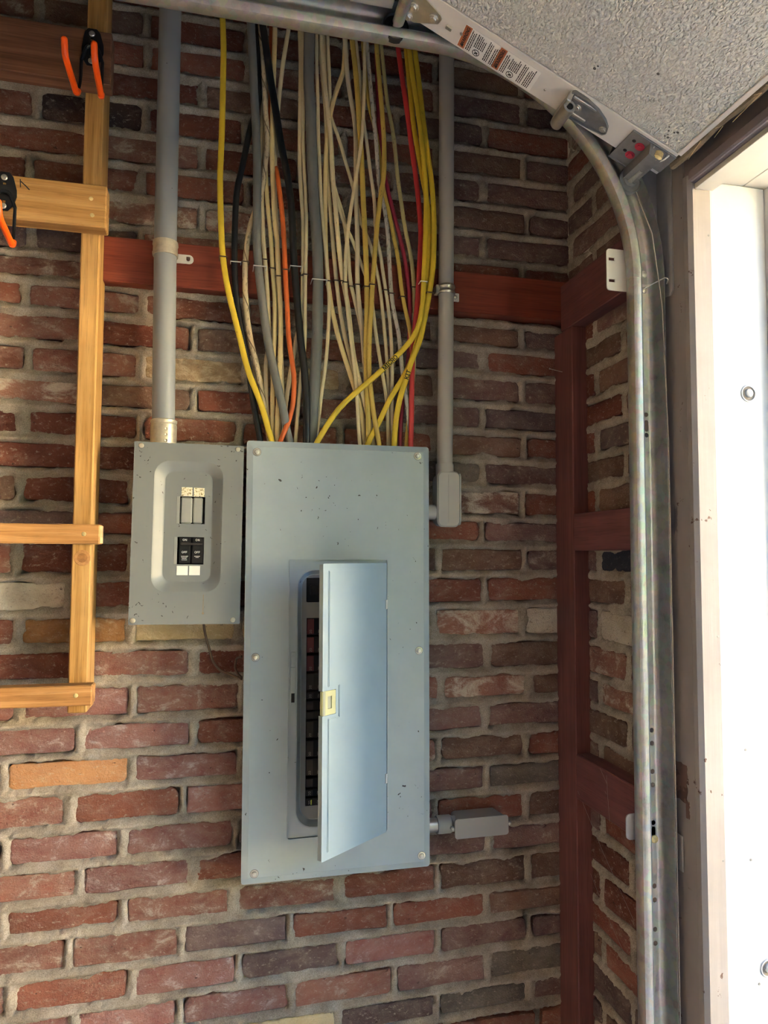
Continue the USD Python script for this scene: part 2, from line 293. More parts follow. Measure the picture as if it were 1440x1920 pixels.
plain('label_orange', (.46, .135, .050), .45, var=.06)
plain('staple_white', (.66, .64, .58), .45, var=.05)
plain('staple_brown', (.085, .052, .030), .6, var=.2)
plain('red_screw', (.50, .02, .06), .4, var=.1)
plain('rubber', (.24, .185, .115), .7, var=.3, vscale=60, bump=.3)
plain('straw', (.62, .48, .26), .8, var=.3, vscale=80)
plain('web', (.42, .40, .38), .8)
plain('hole_dark', (.012, .011, .010), .9)
plain('brown_wire', (.10, .062, .038), .6, var=.25, vscale=60)
plain('door_metal', (.64, .62, .59), .42, var=.05, bump=.08, bscale=40)
plain('door_grime', (.16, .14, .12), .8, var=.3, vscale=90)
mat('door_stucco', {'g': ('geometry', {}), 'mp': ('mapping', {'scale': (1, .62, 1)}), 'n': ('noise_texture', {'scale': 270, 'detail': 2, 'roughness': .5, 'distortion': .1}), 'sm': ('rgb_ramp', {'ramp': [(.40, (0, 0, 0)), (.62, (1, 1, 1))]}),
                    'n2': ('noise_texture', {'scale': 4, 'detail': 5}), 'r2': ('rgb_ramp', {'ramp': [(.3, (.70, .675, .63)), (.7, (.78, .755, .71))]}), 'b': ('bump', {'strength': 1.0, 'distance': .0036}), 'p': ('principled_bsdf', {'roughness': .36})},
    [('g.position', 'mp.vector'), ('mp.vector', 'n.vector'), ('n.fac', 'sm.fac'), ('sm.color', 'b.height'), ('b.normal', 'p.normal'), ('g.position', 'n2.vector'), ('n2.fac', 'r2.fac'), ('r2.color', 'p.base_color')])
# cable jackets
def jacket(name, col, rough=.42, dirt=.5, thr=.64):
    mat('jacket_'+name, {'g': ('geometry', {}), 'n': ('noise_texture', {'scale': 10, 'detail': 5, 'roughness': .65}), 'r': ('rgb_ramp', {'ramp': [(.3, tuple(c*.80 for c in col)), (.65, col)]}),
                         'mp': ('mapping', {'scale': (1, 1, .35)}), 'c': ('noise_texture', {'scale': 260, 'detail': 3}), 'cr': ('rgb_ramp', {'ramp': [(thr, (0, 0, 0)), (thr+.05, (dirt, dirt, dirt))]}), 'mx': ('mix', {'color2': (.07, .05, .03)}), 'p': ('principled_bsdf', {'roughness': rough})},
        [('g.position', 'n.vector'), ('n.fac', 'r.fac'), ('g.position', 'mp.vector'), ('mp.vector', 'c.vector'), ('c.fac', 'cr.fac'), ('cr.color', 'mx.fac'), ('r.color', 'mx.color1'), ('mx.color', 'p.base_color')])
jacket('yellow', (.82, .58, .045), thr=.70); jacket('yellow_old', (.70, .49, .11), thr=.66); jacket('cream', (.84, .70, .42), thr=.71); jacket('cream_old', (.84, .66, .32), thr=.69); jacket('cream_dim', (.74, .62, .41), thr=.72); jacket('cream_print', (.85, .70, .41), thr=.66)
jacket('grey_print', (.56, .51, .43), thr=.58, dirt=.6); jacket('olive', (.56, .48, .22)); jacket('grey', (.215, .22, .205), .45, thr=.7); jacket('black', (.014, .015, .016), .4, dirt=.2, thr=.7); jacket('orange', (.78, .165, .035), thr=.72)
jacket('red', (.62, .045, .05), thr=.74); jacket('crimson', (.36, .03, .06), thr=.74); jacket('cream_twist', (.66, .53, .33), .7, thr=.58)
plain('jacket_fibre', (.20, .13, .075), .8, var=.3, vscale=60)
plain('floor_concrete', (.36, .335, .30), .8, var=.12, vscale=3, bump=.2, bscale=60)
plain('drywall', (.17, .14, .115), .9, var=.05, vscale=2)
plain('driveway_concrete', (.38, .345, .295), .9, var=.1, vscale=1.5, bump=.2, bscale=40)
plain('hedge_green', (.10, .135, .035), .8, var=.5, vscale=6, bump=1.0, bscale=12)
plain('garden_wall', (.52, .43, .27), .9, var=.12, vscale=2)
plain('stucco_outside', (.62, .58, .50), .9, var=.05)

# ------------------------------------------------------------------ measured data (metres)
BEDS=[[2.557,2.557],[2.487,2.487],[2.412,2.418],[2.342,2.348],[2.271,2.28],[2.203,2.211],[2.13,2.137],[2.069,2.06],[2.006,1.997],[1.936,1.932],[1.869,1.862],[1.804,1.797],[1.737,1.73],[1.669,1.664],[1.599,1.592],[1.534,1.528],[1.454,1.46],[1.38,1.389],[1.31,1.311],[1.239,1.236],[1.161,1.169],[1.092,1.099],[1.025,1.03],[0.949,0.963],[0.877,0.89],[0.808,0.821],[0.742,0.746],[0.669,0.682],[0.596,0.615],[0.528,0.541],[0.462,0.48]]
JOINTS=[[-0.926,-0.71,-0.493,-0.276,-0.06,0.162,0.385,0.607],[-0.831,-0.614,-0.397,-0.179,0.034,0.258,0.483,0.707],[-0.925,-0.709,-0.492,-0.275,-0.059,0.161,0.38,0.6],[-0.841,-0.624,-0.408,-0.184,0.041,0.266,0.491,0.716],[-0.924,-0.708,-0.491,-0.274,-0.057,0.163,0.382,0.602],[-0.833,-0.616,-0.399,-0.183,0.038,0.26,0.481,0.702],[-0.935,-0.719,-0.502,-0.286,-0.07,0.154,0.378,0.602],[-0.84,-0.623,-0.406,-0.175,0.043,0.261,0.479,0.701],[-0.932,-0.716,-0.499,-0.283,-0.067,0.156,0.38,0.603],[-0.83,-0.613,-0.396,-0.176,0.047,0.265,0.482,0.7],[-0.93,-0.714,-0.497,-0.28,-0.064,0.157,0.378,0.599],[-0.835,-0.618,-0.401,-0.173,0.035,0.259,0.482,0.706],[-0.917,-0.701,-0.484,-0.267,-0.05,0.166,0.382,0.599],[-0.838,-0.621,-0.404,-0.183,0.038,0.258,0.479,0.7],[-0.925,-0.709,-0.492,-0.275,-0.058,0.16,0.379,0.597],[-0.839,-0.622,-0.405,-0.181,0.042,0.266,0.49,0.704],[-0.734,-0.517,-0.301,-0.075,0.151,0.376,0.602],[-0.83,-0.613,-0.396,-0.18,0.039,0.259,0.478,0.698],[-0.92,-0.704,-0.487,-0.27,-0.053,0.167,0.387,0.607],[-0.823,-0.606,-0.389,-0.173,0.05,0.273,0.496,0.713],[-0.923,-0.707,-0.49,-0.273,-0.049,0.168,0.386,0.603],[-0.845,-0.628,-0.412,-0.17,0.05,0.27,0.49,0.704],[-0.936,-0.72,-0.503,-0.287,-0.067,0.157,0.382,0.606],[-0.838,-0.621,-0.404,-0.184,0.042,0.262,0.483,0.703],[-0.914,-0.698,-0.481,-0.264,-0.046,0.173,0.391,0.61],[-0.837,-0.62,-0.403,-0.18,0.039,0.265,0.489,0.708],[-0.931,-0.715,-0.498,-0.281,-0.064,0.159,0.38,0.604],[-0.82,-0.603,-0.386,-0.159,0.053,0.271,0.489,0.71],[-0.917,-0.701,-0.484,-0.267,-0.064,0.165,0.389,0.607],[-0.802,-0.586,-0.369,-0.163,0.048,0.265,0.488,0.709]]
CABLES=[
('leftmost bright yellow flat cable hanging apart from the rest at the left of the bundle', 'yellow', 0.0097, 0.006, -0.06, [(-0.019,2.647),(-0.016,2.584),(-0.016,2.425),(-0.018,2.306),(-0.015,2.228),(-0.012,2.17),(-0.006,2.112),(0.006,2.052),(0.027,1.973),(0.05,1.886),(0.077,1.822),(0.102,1.74)]),
('slim black round cable bowing out to the left just beside the leftmost yellow one', 'black', 0.0101, 0.011, -0.046, [(0.051,2.661),(0.058,2.582),(0.062,2.502),(0.053,2.465),(0.045,2.436),(0.029,2.346),(0.017,2.28),(0.015,2.196),(0.016,2.117),(0.021,2.054),(0.032,1.99),(0.048,1.913),(0.057,1.852),(0.065,1.806),(0.077,1.746)]),
('cream cable with a twisted fibre jacket weaving between the black and the grey cable', 'cream_twist', 0.0092, 0.009, -0.051, [(0.063,2.654),(0.068,2.602),(0.071,2.551),(0.073,2.5),(0.076,2.463),(0.081,2.401),(0.077,2.354),(0.072,2.3),(0.059,2.25),(0.047,2.21),(0.04,2.156),(0.038,2.117),(0.04,2.054),(0.05,1.973),(0.065,1.913),(0.075,1.867),(0.082,1.827),(0.089,1.787),(0.097,1.744)]),
('thick grey service cable slanting from the left of the bundle down to the panel top', 'grey', 0.0138, 0.015, -0.062, [(0.041,2.653),(0.047,2.565),(0.051,2.49),(0.056,2.416),(0.06,2.316),(0.061,2.193),(0.067,2.107),(0.076,2.041),(0.09,1.95),(0.106,1.881),(0.122,1.813),(0.138,1.741)]),
('cream flat cable hidden partly behind the slanting thick grey cable', 'cream', 0.0074, 0.005, -0.044, [(0.065,2.659),(0.071,2.549),(0.07,2.429),(0.07,2.33),(0.072,2.278),(0.075,2.203),(0.082,2.128),(0.089,2.042),(0.092,1.963),(0.086,1.904),(0.088,1.846),(0.092,1.788),(0.102,1.745)]),
('yellowed cream cable right beside the slanting grey cable, left of its two twins', 'cream_old', 0.0074, 0.005, -0.05, [(0.072,2.655),(0.077,2.485),(0.078,2.364),(0.08,2.313),(0.085,2.252),(0.091,2.202),(0.097,2.118),(0.103,2.041),(0.103,1.962),(0.101,1.904),(0.101,1.826),(0.104,1.744)]),
('yellowed cream cable just left of the orange one with printed specks', 'cream_old', 0.0083, 0.005, -0.056, [(0.093,2.653),(0.092,2.551),(0.091,2.437),(0.091,2.374),(0.095,2.3),(0.099,2.225),(0.104,2.196),(0.11,2.098),(0.115,2.028),(0.116,1.95),(0.115,1.891),(0.113,1.825),(0.111,1.743)]),
('cream cable slipping behind the black cable near the top of the bundle', 'cream', 0.0074, 0.005, -0.044, [(0.121,2.655),(0.112,2.589),(0.106,2.524),(0.103,2.484),(0.099,2.394),(0.098,2.309),(0.104,2.225),(0.107,2.13),(0.113,2.036),(0.118,1.942),(0.122,1.848),(0.122,1.746)]),
('orange cable curving down to the panel', 'orange', 0.0083, 0.009, -0.066, [(0.087,2.646),(0.088,2.573),(0.087,2.476),(0.089,2.416),(0.1,2.358),(0.105,2.308),(0.112,2.259),(0.118,2.198),(0.123,2.115),(0.128,2.037),(0.133,1.96),(0.141,1.914),(0.146,1.871),(0.144,1.825),(0.134,1.783),(0.116,1.74)]),
('thick black cable crossing from the upper left to the middle of the panel top', 'black', 0.012, 0.013, -0.06, [(0.068,2.648),(0.078,2.584),(0.088,2.522),(0.099,2.461),(0.109,2.399),(0.125,2.326),(0.135,2.253),(0.138,2.203),(0.143,2.124),(0.15,2.049),(0.16,1.955),(0.169,1.886),(0.173,1.809),(0.173,1.743)]),
('cream cable left of the upright thick grey cable, the left one of a close pair', 'cream', 0.0074, 0.005, -0.047, [(0.149,2.66),(0.152,2.593),(0.152,2.515),(0.152,2.439),(0.153,2.362),(0.158,2.287),(0.163,2.211),(0.163,2.138),(0.163,2.047),(0.155,1.991),(0.147,1.949),(0.139,1.895),(0.131,1.836),(0.124,1.743)]),
('cream cable touching the left side of the upright thick grey cable', 'cream', 0.0064, 0.005, -0.052, [(0.155,2.662),(0.157,2.598),(0.158,2.513),(0.159,2.437),(0.162,2.36),(0.167,2.286),(0.169,2.21),(0.168,2.125),(0.168,2.046),(0.169,1.967),(0.163,1.907),(0.158,1.848),(0.154,1.79),(0.151,1.743)]),
('thick grey cable dropping almost straight beside the middle of the bundle', 'grey', 0.0184, 0.018, -0.058, [(0.169,2.667),(0.168,2.562),(0.174,2.486),(0.178,2.385),(0.183,2.285),(0.19,2.209),(0.195,2.101),(0.195,2.006),(0.191,1.888),(0.188,1.81),(0.185,1.744)]),
('slender cream cable just right of the upright grey cable, curving back to it', 'cream', 0.0064, 0.005, -0.054, [(0.185,2.66),(0.187,2.581),(0.19,2.517),(0.192,2.441),(0.196,2.364),(0.2,2.289),(0.207,2.213),(0.214,2.149),(0.218,2.101),(0.221,2.05),(0.219,1.985),(0.214,1.914),(0.206,1.851),(0.201,1.792),(0.195,1.745)]),
('yellowed cream cable starting high on the right, crossing down left and running to the panel', 'cream_old', 0.0083, 0.005, -0.05, [(0.252,2.662),(0.249,2.599),(0.234,2.552),(0.221,2.5),(0.215,2.456),(0.21,2.381),(0.21,2.283),(0.211,2.211),(0.215,2.138),(0.225,2.057),(0.241,1.988),(0.258,1.934),(0.278,1.876),(0.295,1.817),(0.303,1.748)]),
('cream cable with a dim upper end, first of three side by side', 'cream', 0.0074, 0.005, -0.045, [(0.193,2.659),(0.198,2.602),(0.203,2.551),(0.21,2.487),(0.212,2.434),(0.215,2.36),(0.22,2.296),(0.227,2.219),(0.237,2.115),(0.246,2.047),(0.258,1.984),(0.271,1.937),(0.283,1.881),(0.296,1.828),(0.307,1.749)]),
('cream cable with a line of dark print along its face', 'cream_print', 0.0083, 0.005, -0.056, [(0.197,2.652),(0.201,2.595),(0.206,2.544),(0.214,2.481),(0.221,2.418),(0.225,2.341),(0.23,2.291),(0.237,2.216),(0.25,2.112),(0.262,2.053),(0.272,1.965),(0.281,1.914),(0.293,1.871),(0.307,1.817),(0.322,1.748)]),
('cream cable running diagonally behind the others from upper left to lower right', 'cream', 0.0064, 0.005, -0.043, [(0.191,2.657),(0.202,2.583),(0.215,2.516),(0.225,2.478),(0.24,2.44),(0.255,2.391),(0.271,2.341),(0.284,2.291),(0.295,2.241),(0.311,2.216),(0.321,2.176),(0.332,2.132),(0.338,2.098),(0.346,2.031),(0.355,1.934),(0.359,1.85),(0.36,1.751)]),
('cream cable behind the printed one, bowing right under the ledger board', 'cream', 0.0074, 0.005, -0.044, [(0.204,2.658),(0.21,2.509),(0.217,2.386),(0.235,2.31),(0.248,2.274),(0.259,2.219),(0.263,2.182),(0.269,2.112),(0.283,2.059),(0.296,2.003),(0.306,1.931),(0.311,1.859),(0.315,1.749)]),
('second diagonal cream cable, crossing right through the ledger just left of the first yellow one', 'cream', 0.0064, 0.005, -0.049, [(0.212,2.65),(0.219,2.507),(0.224,2.347),(0.239,2.283),(0.254,2.24),(0.267,2.217),(0.284,2.179),(0.296,2.143),(0.313,2.1),(0.325,2.012),(0.335,1.947),(0.347,1.88),(0.353,1.84),(0.357,1.75)]),
('cream cable crossing down left behind the first yellow one', 'cream', 0.0064, 0.005, -0.062, [(0.294,2.656),(0.294,2.573),(0.291,2.472),(0.286,2.41),(0.282,2.384),(0.275,2.332),(0.265,2.267),(0.259,2.215),(0.256,2.174),(0.254,2.129),(0.258,2.066),(0.269,1.971),(0.281,1.877),(0.29,1.745)]),
('grey brown looking cream cable left of the first yellow cable near the top', 'cream_dim', 0.0083, 0.005, -0.05, [(0.251,2.657),(0.257,2.582),(0.268,2.519),(0.277,2.465),(0.279,2.391),(0.28,2.304),(0.283,2.223),(0.284,2.112),(0.288,2.064),(0.296,2.001),(0.302,1.917),(0.31,1.834),(0.316,1.748)]),
('straight yellow cable in the middle right of the bundle', 'yellow_old', 0.0092, 0.006, -0.062, [(0.267,2.648),(0.275,2.577),(0.283,2.475),(0.289,2.398),(0.294,2.296),(0.298,2.22),(0.303,2.102),(0.304,2.034),(0.302,1.965),(0.304,1.902),(0.307,1.831),(0.31,1.746)]),
('yellow cable crossing left onto the straight yellow one just above the ledger board', 'yellow_old', 0.0083, 0.006, -0.068, [(0.322,2.64),(0.328,2.568),(0.335,2.488),(0.34,2.406),(0.34,2.359),(0.333,2.313),(0.323,2.22),(0.319,2.162),(0.315,2.105),(0.313,2.053),(0.309,1.988),(0.308,1.913),(0.315,1.848),(0.322,1.795),(0.332,1.746)]),
('greyish white cable running beside the straight yellow one and on to the right', 'cream_dim', 0.0064, 0.005, -0.052, [(0.279,2.64),(0.287,2.572),(0.292,2.502),(0.302,2.434),(0.311,2.364),(0.321,2.296),(0.325,2.222),(0.335,2.183),(0.344,2.122),(0.353,2.069),(0.361,1.993),(0.364,1.921),(0.364,1.836),(0.367,1.75)]),
('pale grey cable with a dotted print line, bulging to the right of the yellow pair', 'grey_print', 0.0074, 0.005, -0.058, [(0.301,2.645),(0.308,2.571),(0.316,2.49),(0.323,2.433),(0.328,2.363),(0.333,2.318),(0.343,2.284),(0.351,2.222),(0.355,2.161),(0.359,2.101),(0.365,2.052),(0.378,1.996),(0.383,1.941),(0.391,1.881),(0.399,1.821),(0.407,1.75)]),
('dull yellow cable passing under the dotted grey one and out to the right', 'yellow_old', 0.0074, 0.005, -0.05, [(0.294,2.65),(0.3,2.575),(0.308,2.517),(0.322,2.472),(0.332,2.41),(0.344,2.323),(0.354,2.29),(0.366,2.228),(0.377,2.175),(0.385,2.106),(0.392,2.066),(0.404,2.018),(0.41,1.961),(0.41,1.888),(0.404,1.827),(0.398,1.751)]),
('olive cream cable swinging wide to the right, left of the red cable', 'olive', 0.0074, 0.005, -0.046, [(0.337,2.658),(0.344,2.597),(0.351,2.539),(0.363,2.481),(0.371,2.423),(0.375,2.376),(0.385,2.307),(0.395,2.243),(0.406,2.196),(0.413,2.147),(0.417,2.086),(0.418,2.012),(0.417,1.946),(0.415,1.905),(0.41,1.852),(0.404,1.791),(0.402,1.751)]),
('slim dark crimson cable showing through the gaps left of the red one', 'crimson', 0.0074, 0.008, -0.043, [(0.325,2.667),(0.33,2.528),(0.342,2.391),(0.355,2.328),(0.367,2.282),(0.381,2.232),(0.393,2.184),(0.402,2.126),(0.407,2.061),(0.406,1.987),(0.397,1.889),(0.388,1.803),(0.386,1.751)]),
('bright red cable at the right of the bundle', 'red', 0.0092, 0.006, -0.062, [(0.373,2.655),(0.384,2.581),(0.395,2.512),(0.404,2.442),(0.414,2.372),(0.422,2.303),(0.427,2.229),(0.425,2.167),(0.422,2.113),(0.419,2.064),(0.414,2.015),(0.409,1.933),(0.407,1.861),(0.405,1.749)]),
('bright yellow cable crossing far left in front of all others, marked MICRO by hand', 'yellow', 0.0092, 0.006, -0.08, [(0.394,2.64),(0.403,2.572),(0.414,2.503),(0.423,2.434),(0.43,2.364),(0.434,2.296),(0.433,2.221),(0.43,2.139),(0.426,2.058),(0.414,2.001),(0.391,1.965),(0.363,1.935),(0.331,1.903),(0.3,1.874),(0.272,1.849),(0.246,1.824),(0.223,1.792),(0.192,1.739)]),
('bright yellow cable at the far right of the bundle, marked KIT by hand', 'yellow', 0.0097, 0.006, -0.072, [(0.41,2.646),(0.419,2.58),(0.43,2.487),(0.441,2.405),(0.451,2.325),(0.455,2.232),(0.454,2.166),(0.447,2.107),(0.435,2.038),(0.42,1.971),(0.405,1.939),(0.393,1.897),(0.378,1.848),(0.369,1.797),(0.365,1.746)]),
('bright yellow cable running down left from behind the KIT one', 'yellow', 0.0092, 0.006, -0.064, [(0.404,2.526),(0.409,2.476),(0.418,2.427),(0.427,2.373),(0.436,2.328),(0.444,2.286),(0.448,2.235),(0.445,2.168),(0.439,2.106),(0.428,2.031),(0.415,1.969),(0.399,1.92),(0.382,1.889),(0.355,1.845),(0.332,1.793),(0.306,1.745)])]

# ------------------------------------------------------------------ the walls of brick
XC, XB, XF = 0.820, -1.0, 0.782      # right wall's brick plane, left end of the worked brickwork, face of the framing on the right wall
BEDS = [(2.767, 2.767), (2.697, 2.697), (2.627, 2.627)] + [tuple(b) for b in BEDS]
JOINTS = [[-.92, -.70, -.485, -.27, -.055, .16, .38, .604], [-.83, -.615, -.40, -.182, .037, .26, .481, .703], [-.83+.0, -.615, -.40, -.182, .037, .26, .482, .705]][:2] + [[-.83, -.612, -.398, -.18, .04, .262, .482, .705]] + JOINTS
NROW = len(JOINTS)
def bed(i, x):
    a, b = BEDS[i]; return a+(b-a)*np.clip((x+.22)/.87, -.6, 1.3)
def brick_block(x0, x1, zt0, zt1, zb0, zb1, seed, proud):
    """one brick: (x, z) outline with worn corners, its face at y = proud; zt/zb: top and bottom z at its left and right end"""
    g = np.random.default_rng(seed); r = g.uniform(.004, .009)
    out = []
    for (cx, sx, cz, sz) in ((x0, 1, zb0, 1), (x1, -1, zb1, 1), (x1, -1, zt1, -1), (x0, 1, zt0, -1)):
        rr = r*g.uniform(.6, 1.7)
        c = [(cx, cz+sz*rr), (cx+sx*rr*.3, cz+sz*rr*.3), (cx+sx*rr, cz)]
        out += c if (sx*sz) > 0 else c[::-1]
    O = []
    for i in range(len(out)):
        O.append(out[i])
        if i % 3 == 2:
            p, q = np.array(out[i]), np.array(out[(i+1) % len(out)])
            k = 3 if abs(p[0]-q[0]) > .06 else 1
            for t in np.linspace(0, 1, k+2)[1:-1]: O.append(tuple(p+(q-p)*t))
    O = np.array(O); O += g.normal(0, .0011, O.shape); n = len(O); c = O.mean(0)
    inn = c+(O-c)*np.array([1-.010/max(.02, abs(x1-x0)), 1-.0075/.05]); tilt = g.normal(0, .012, 2)
    yf = lambda P: proud+(P[:, 0]-c[0])*tilt[0]*.5+(P[:, 1]-c[1])*tilt[1]+g.normal(0, .0005, len(P))
    V = np.vstack([np.c_[O[:, 0], np.full(n, .035), O[:, 1]], np.c_[O[:, 0], yf(O)+.0035, O[:, 1]], np.c_[inn[:, 0], yf(inn), inn[:, 1]], [[c[0], proud-.0003, c[1]]]])
    F = []
    for i in range(n):
        j = (i+1) % n
        F += [(i, j, n+j), (i, n+j, n+i), (n+i, n+j, 2*n+j), (n+i, 2*n+j, 2*n+i), (2*n+i, 2*n+j, 3*n)]
    M = trimesh.Trimesh(V, F, process=False)
    return M
SPECIAL = {}     # (row of the measured list, index) -> look; rows as counted from the top of the measured list
def sp(row, x, look): SPECIAL.setdefault(row+3, []).append((x, look))
for a in ((21, -.29, 'brick_orange'), (17, -.30, 'brick_rust'), (17, -.07, 'brick_buff'), (17, .15, 'brick_tan'), (16, -.41, 'brick_whitewashed'), (14, -.38, 'brick_purple'), (10, -.38, 'brick_flaked'), (9, -.05, 'brick_tan'), (9, .10, 'brick_tan'),
          (8, -.03, 'brick_brown'), (4, -.16, 'brick_flaked'), (4, .06, 'brick_flaked'), (23, .10, 'brick_purple'), (27, .16, 'brick_purple'), (26, .07, 'brick_purple'), (29, .16, 'brick_buff'), (29, .36, 'brick_purple'), (28, .75, 'brick_grey'),
          (22, .72, 'brick_grey'), (17, .76, 'brick_whitewashed'), (15, .36, 'brick_brown'), (15, .60, 'brick_brown'), (10, .70, 'brick_purple'), (12, .47, 'brick_grey'), (13, .60, 'brick_flaked'), (7, .60, 'brick_brown'), (18, .70, 'brick_brown'), (21, .60, 'brick_brown'),
          (25, .60, 'brick_brown'), (26, .75, 'brick_brown'), (29, .60, 'brick_grey'), (2, -.45, 'brick_red'), (1, -.30, 'brick_char'), (5, -.30, 'brick_purple'), (5, -.45, 'brick_purple'), (16, .56, 'brick_red'), (14, .50, 'brick_red'), (16, .72, 'brick_red'),
          (20, -.38, 'brick_pink'), (20, -.15, 'brick_pink'), (11, -.35, 'brick_deep'), (12, -.40, 'brick_deep'), (12, -.15, 'brick_deep'), (13, -.30, 'brick_deep'), (13, -.10, 'brick_deep'), (15, -.30, 'brick_deep'), (18, -.40, 'brick_deep'), (18, -.1, 'brick_red_limed'),
          (22, .12, 'brick_deep'), (21, .15, 'brick_red_limed'), (17, .57, 'brick_flaked'), (19, .59, 'brick_flaked'), (24, -.40, 'brick_red_limed'), (25, .16, 'brick_red_limed')): sp(*a)
def look_for(row, x, g):
    for sx, lk in SPECIAL.get(row, []):
        if abs(sx-x) < .075: return lk
    low = row-3 > 18  # pinker low rows, redder high rows: the light's tone put into the bricks
    if x > .45: return g.choice(['brick_mauve', 'brick_brown', 'brick_mauve', 'brick_purple', 'brick_red'])  # mauve mix imitates the bluish light towards the right corner
    return g.choice(['brick_pink', 'brick_red', 'brick_red_limed', 'brick_pink', 'brick_red_limed'] if low else ['brick_red', 'brick_red', 'brick_deep', 'brick_brown', 'brick_red_limed'])
HJ, HB = .0088, .0098                 # half widths of head and bed joints
def mortar_sheet(xs, zs, hjoints, bed_of, seed, relief=1.0):
    """the pointed mortar as one height field: convex beads in the joints that lap raggedly over the brick edges, sunk away behind each brick"""
    X, Z = np.meshgrid(xs, zs)
    P = np.stack([X*1.0, Z*1.0, np.zeros_like(X)], -1)
    n_big, n_mid, n_fine = meshkit.fbm(P*20, 3, seed)-.5, meshkit.fbm(P*75, 3, seed+9)-.5, meshkit.fbm(P*200, 2, seed+17)-.5
    db = np.full(X.shape, 9.0); sgn = np.zeros(X.shape); row = np.full(X.shape, -1)
    for i in range(len(BEDS)):
        zb = bed_of(i, X); d = Z-zb; m = np.abs(d) < np.abs(db); db = np.where(m, d, db)
        row = np.where(Z < zb, i, row)
    dh = np.full(X.shape, 9.0)
    for r, js in enumerate(hjoints):
        m = row == r
        if not m.any() or not js: continue
        xx = X[m]; dh[m] = np.abs(xx[:, None]-np.array(js)[None]).min(1)
    wob = n_big*.020+n_mid*.013-.0010
    eb = np.abs(db)-(HB+wob); eh = dh-(HJ+wob); e = np.minimum(eb, eh)          # < 0 inside a joint
    t = np.where(db > -.0018, (db+.0018)/(HB+.0018), -(db+.0018)/(HB-.0018)); up_ = np.clip(1-np.abs(t)**1.3, 0, 1)*(.0078+n_big*.006)
    bead = np.maximum(up_, .0040*np.clip(1-(dh/HJ)**2, 0, 1))
    y = -.0004*relief+.0010*(1-relief)+(-bead+n_mid*.0065)*relief+n_fine*.0050+np.clip(e/.007, 0, 1)**1.5*.020
    return X, y, Z
def grid_faces(h, w):
    i, j = np.meshgrid(np.arange(h-1), np.arange(w-1), indexing='ij'); a = (i*w+j).ravel()
    return np.vstack([np.c_[a, a+1, a+w+1], np.c_[a, a+w+1, a+w]])
wall = thing('wall_back', 'back wall of old red brick in wide sandy mortar joints', 'wall', kind='structure')
xs, zs = np.arange(XB, XC+.004, .0035), np.arange(.40, 2.80, .0035)
X, Y, Z = mortar_sheet(xs, zs, JOINTS, bed, 3)
mesh('mortar', trimesh.Trimesh(np.stack([X, Y, Z], -1).reshape(-1, 3), grid_faces(*X.shape), process=False), 'mortar', wall, smooth=True)
stuff = []
for r in range(NROW):
    js = [XB-.02]+[j for j in JOINTS[r] if j > XB+.05]+[XC+.03]
    for a, b in zip(js, js[1:]):
        g = np.random.default_rng(int(1e4*(r+1)+1000*(a+2))); x0, x1 = a+HJ, b-HJ
        if x1-x0 < .02: continue
        zt = [float(bed(r, x))-HB for x in (x0, x1)]; zb = [float(bed(r+1, x))+HB for x in (x0, x1)]
        m = brick_block(x0, x1, zt[0], zt[1], zb[0], zb[1], int(1e5*(r+1)+1000*(a+2)), g.uniform(-.0028, .0022))
        cx, cz = (x0+x1)/2, (zt[0]+zb[0])/2
        if cx < -.62 or cz > 2.72: stuff.append(m)
        else: mesh('brick', m, str(look_for(r, cx, g)), wall, smooth=35)
for k in range(6):                    # courses under the picture, down to the floor, and those off to the left, joined
    z1 = .47-.07*k
    for i in range(9):
        x0 = XB+.2165*i+(.108 if k % 2 else 0); m = brick_block(x0+HJ, min(x0+.2165-HJ, XC), z1-HB, z1-HB, z1-.07+HB, z1-.07+HB, 900+k*20+i, 0.0); stuff.append(m)
o = mesh('brick_field', cat(*stuff), 'brick_red', wall, smooth=35); o.SetCustomDataByKey('kind', 'stuff')
mesh('backing', cat(rbox(-2.6, XC+.14, .018, .16, 0, 2.8, .001), rbox(-2.6, XB, .004, .018, 0, 2.8, .0005), rbox(XB, XC, .008, .018, 0, .4, .0005)), 'mortar', wall)

wallr = thing('wall_right', 'right wall of old red brick between the corner post and the garage door track', 'wall', kind='structure')
ODD, EVEN = [.13, .352], [.022, .243, .462]
JR = [(EVEN if (r-3) % 2 == 0 else ODD) for r in range(NROW)]
bed_r = lambda i, d: BEDS[i][1]+(BEDS[i][1]-BEDS[i][0])*.2+d*.0
ds = np.arange(.0, .50, .0035)
X, Y, Z = mortar_sheet(ds, zs, JR, bed_r, 31, .30)
mesh('mortar', trimesh.Trimesh(np.stack([XC+Y, -X, Z], -1).reshape(-1, 3), grid_faces(*X.shape), process=False), 'mortar', wallr, smooth=True)
RSPEC = {18: (.24, 'brick_blue'), 20: (.24, 'brick_whitewashed'), 21: (.16, 'brick_red_limed'), 22: (.24, 'brick_flaked'), 30: (.24, 'brick_red')}
for r in range(3, NROW):
    js = [-.08]+JR[r]+[.50]
    for a, b in zip(js, js[1:]):
        x0, x1 = max(a+HJ, 0.004), b-HJ
        if x1-x0 < .02: continue
        g = np.random.default_rng(int(7e4+100*r+100*b)); zt, zb = bed_r(r, 0)-HB, bed_r(r+1, 0)+HB
        m = brick_block(x0, x1, zt, zt, zb, zb, int(3e5+r*100+100*b), g.uniform(-.0028, .0022)); v = m.vertices
        m.vertices = np.c_[XC+v[:, 1], -v[:, 0], v[:, 2]]
        lk = str(g.choice(['brick_purple', 'brick_mauve', 'brick_mauve', 'brick_brown', 'brick_deep']))  # mauve mix again, bluish light put into the brick tones
        if r in RSPEC and abs((x0+x1)/2-RSPEC[r][0]) < .12: lk = RSPEC[r][1]
        mesh('brick', m, lk, wallr, smooth=35)
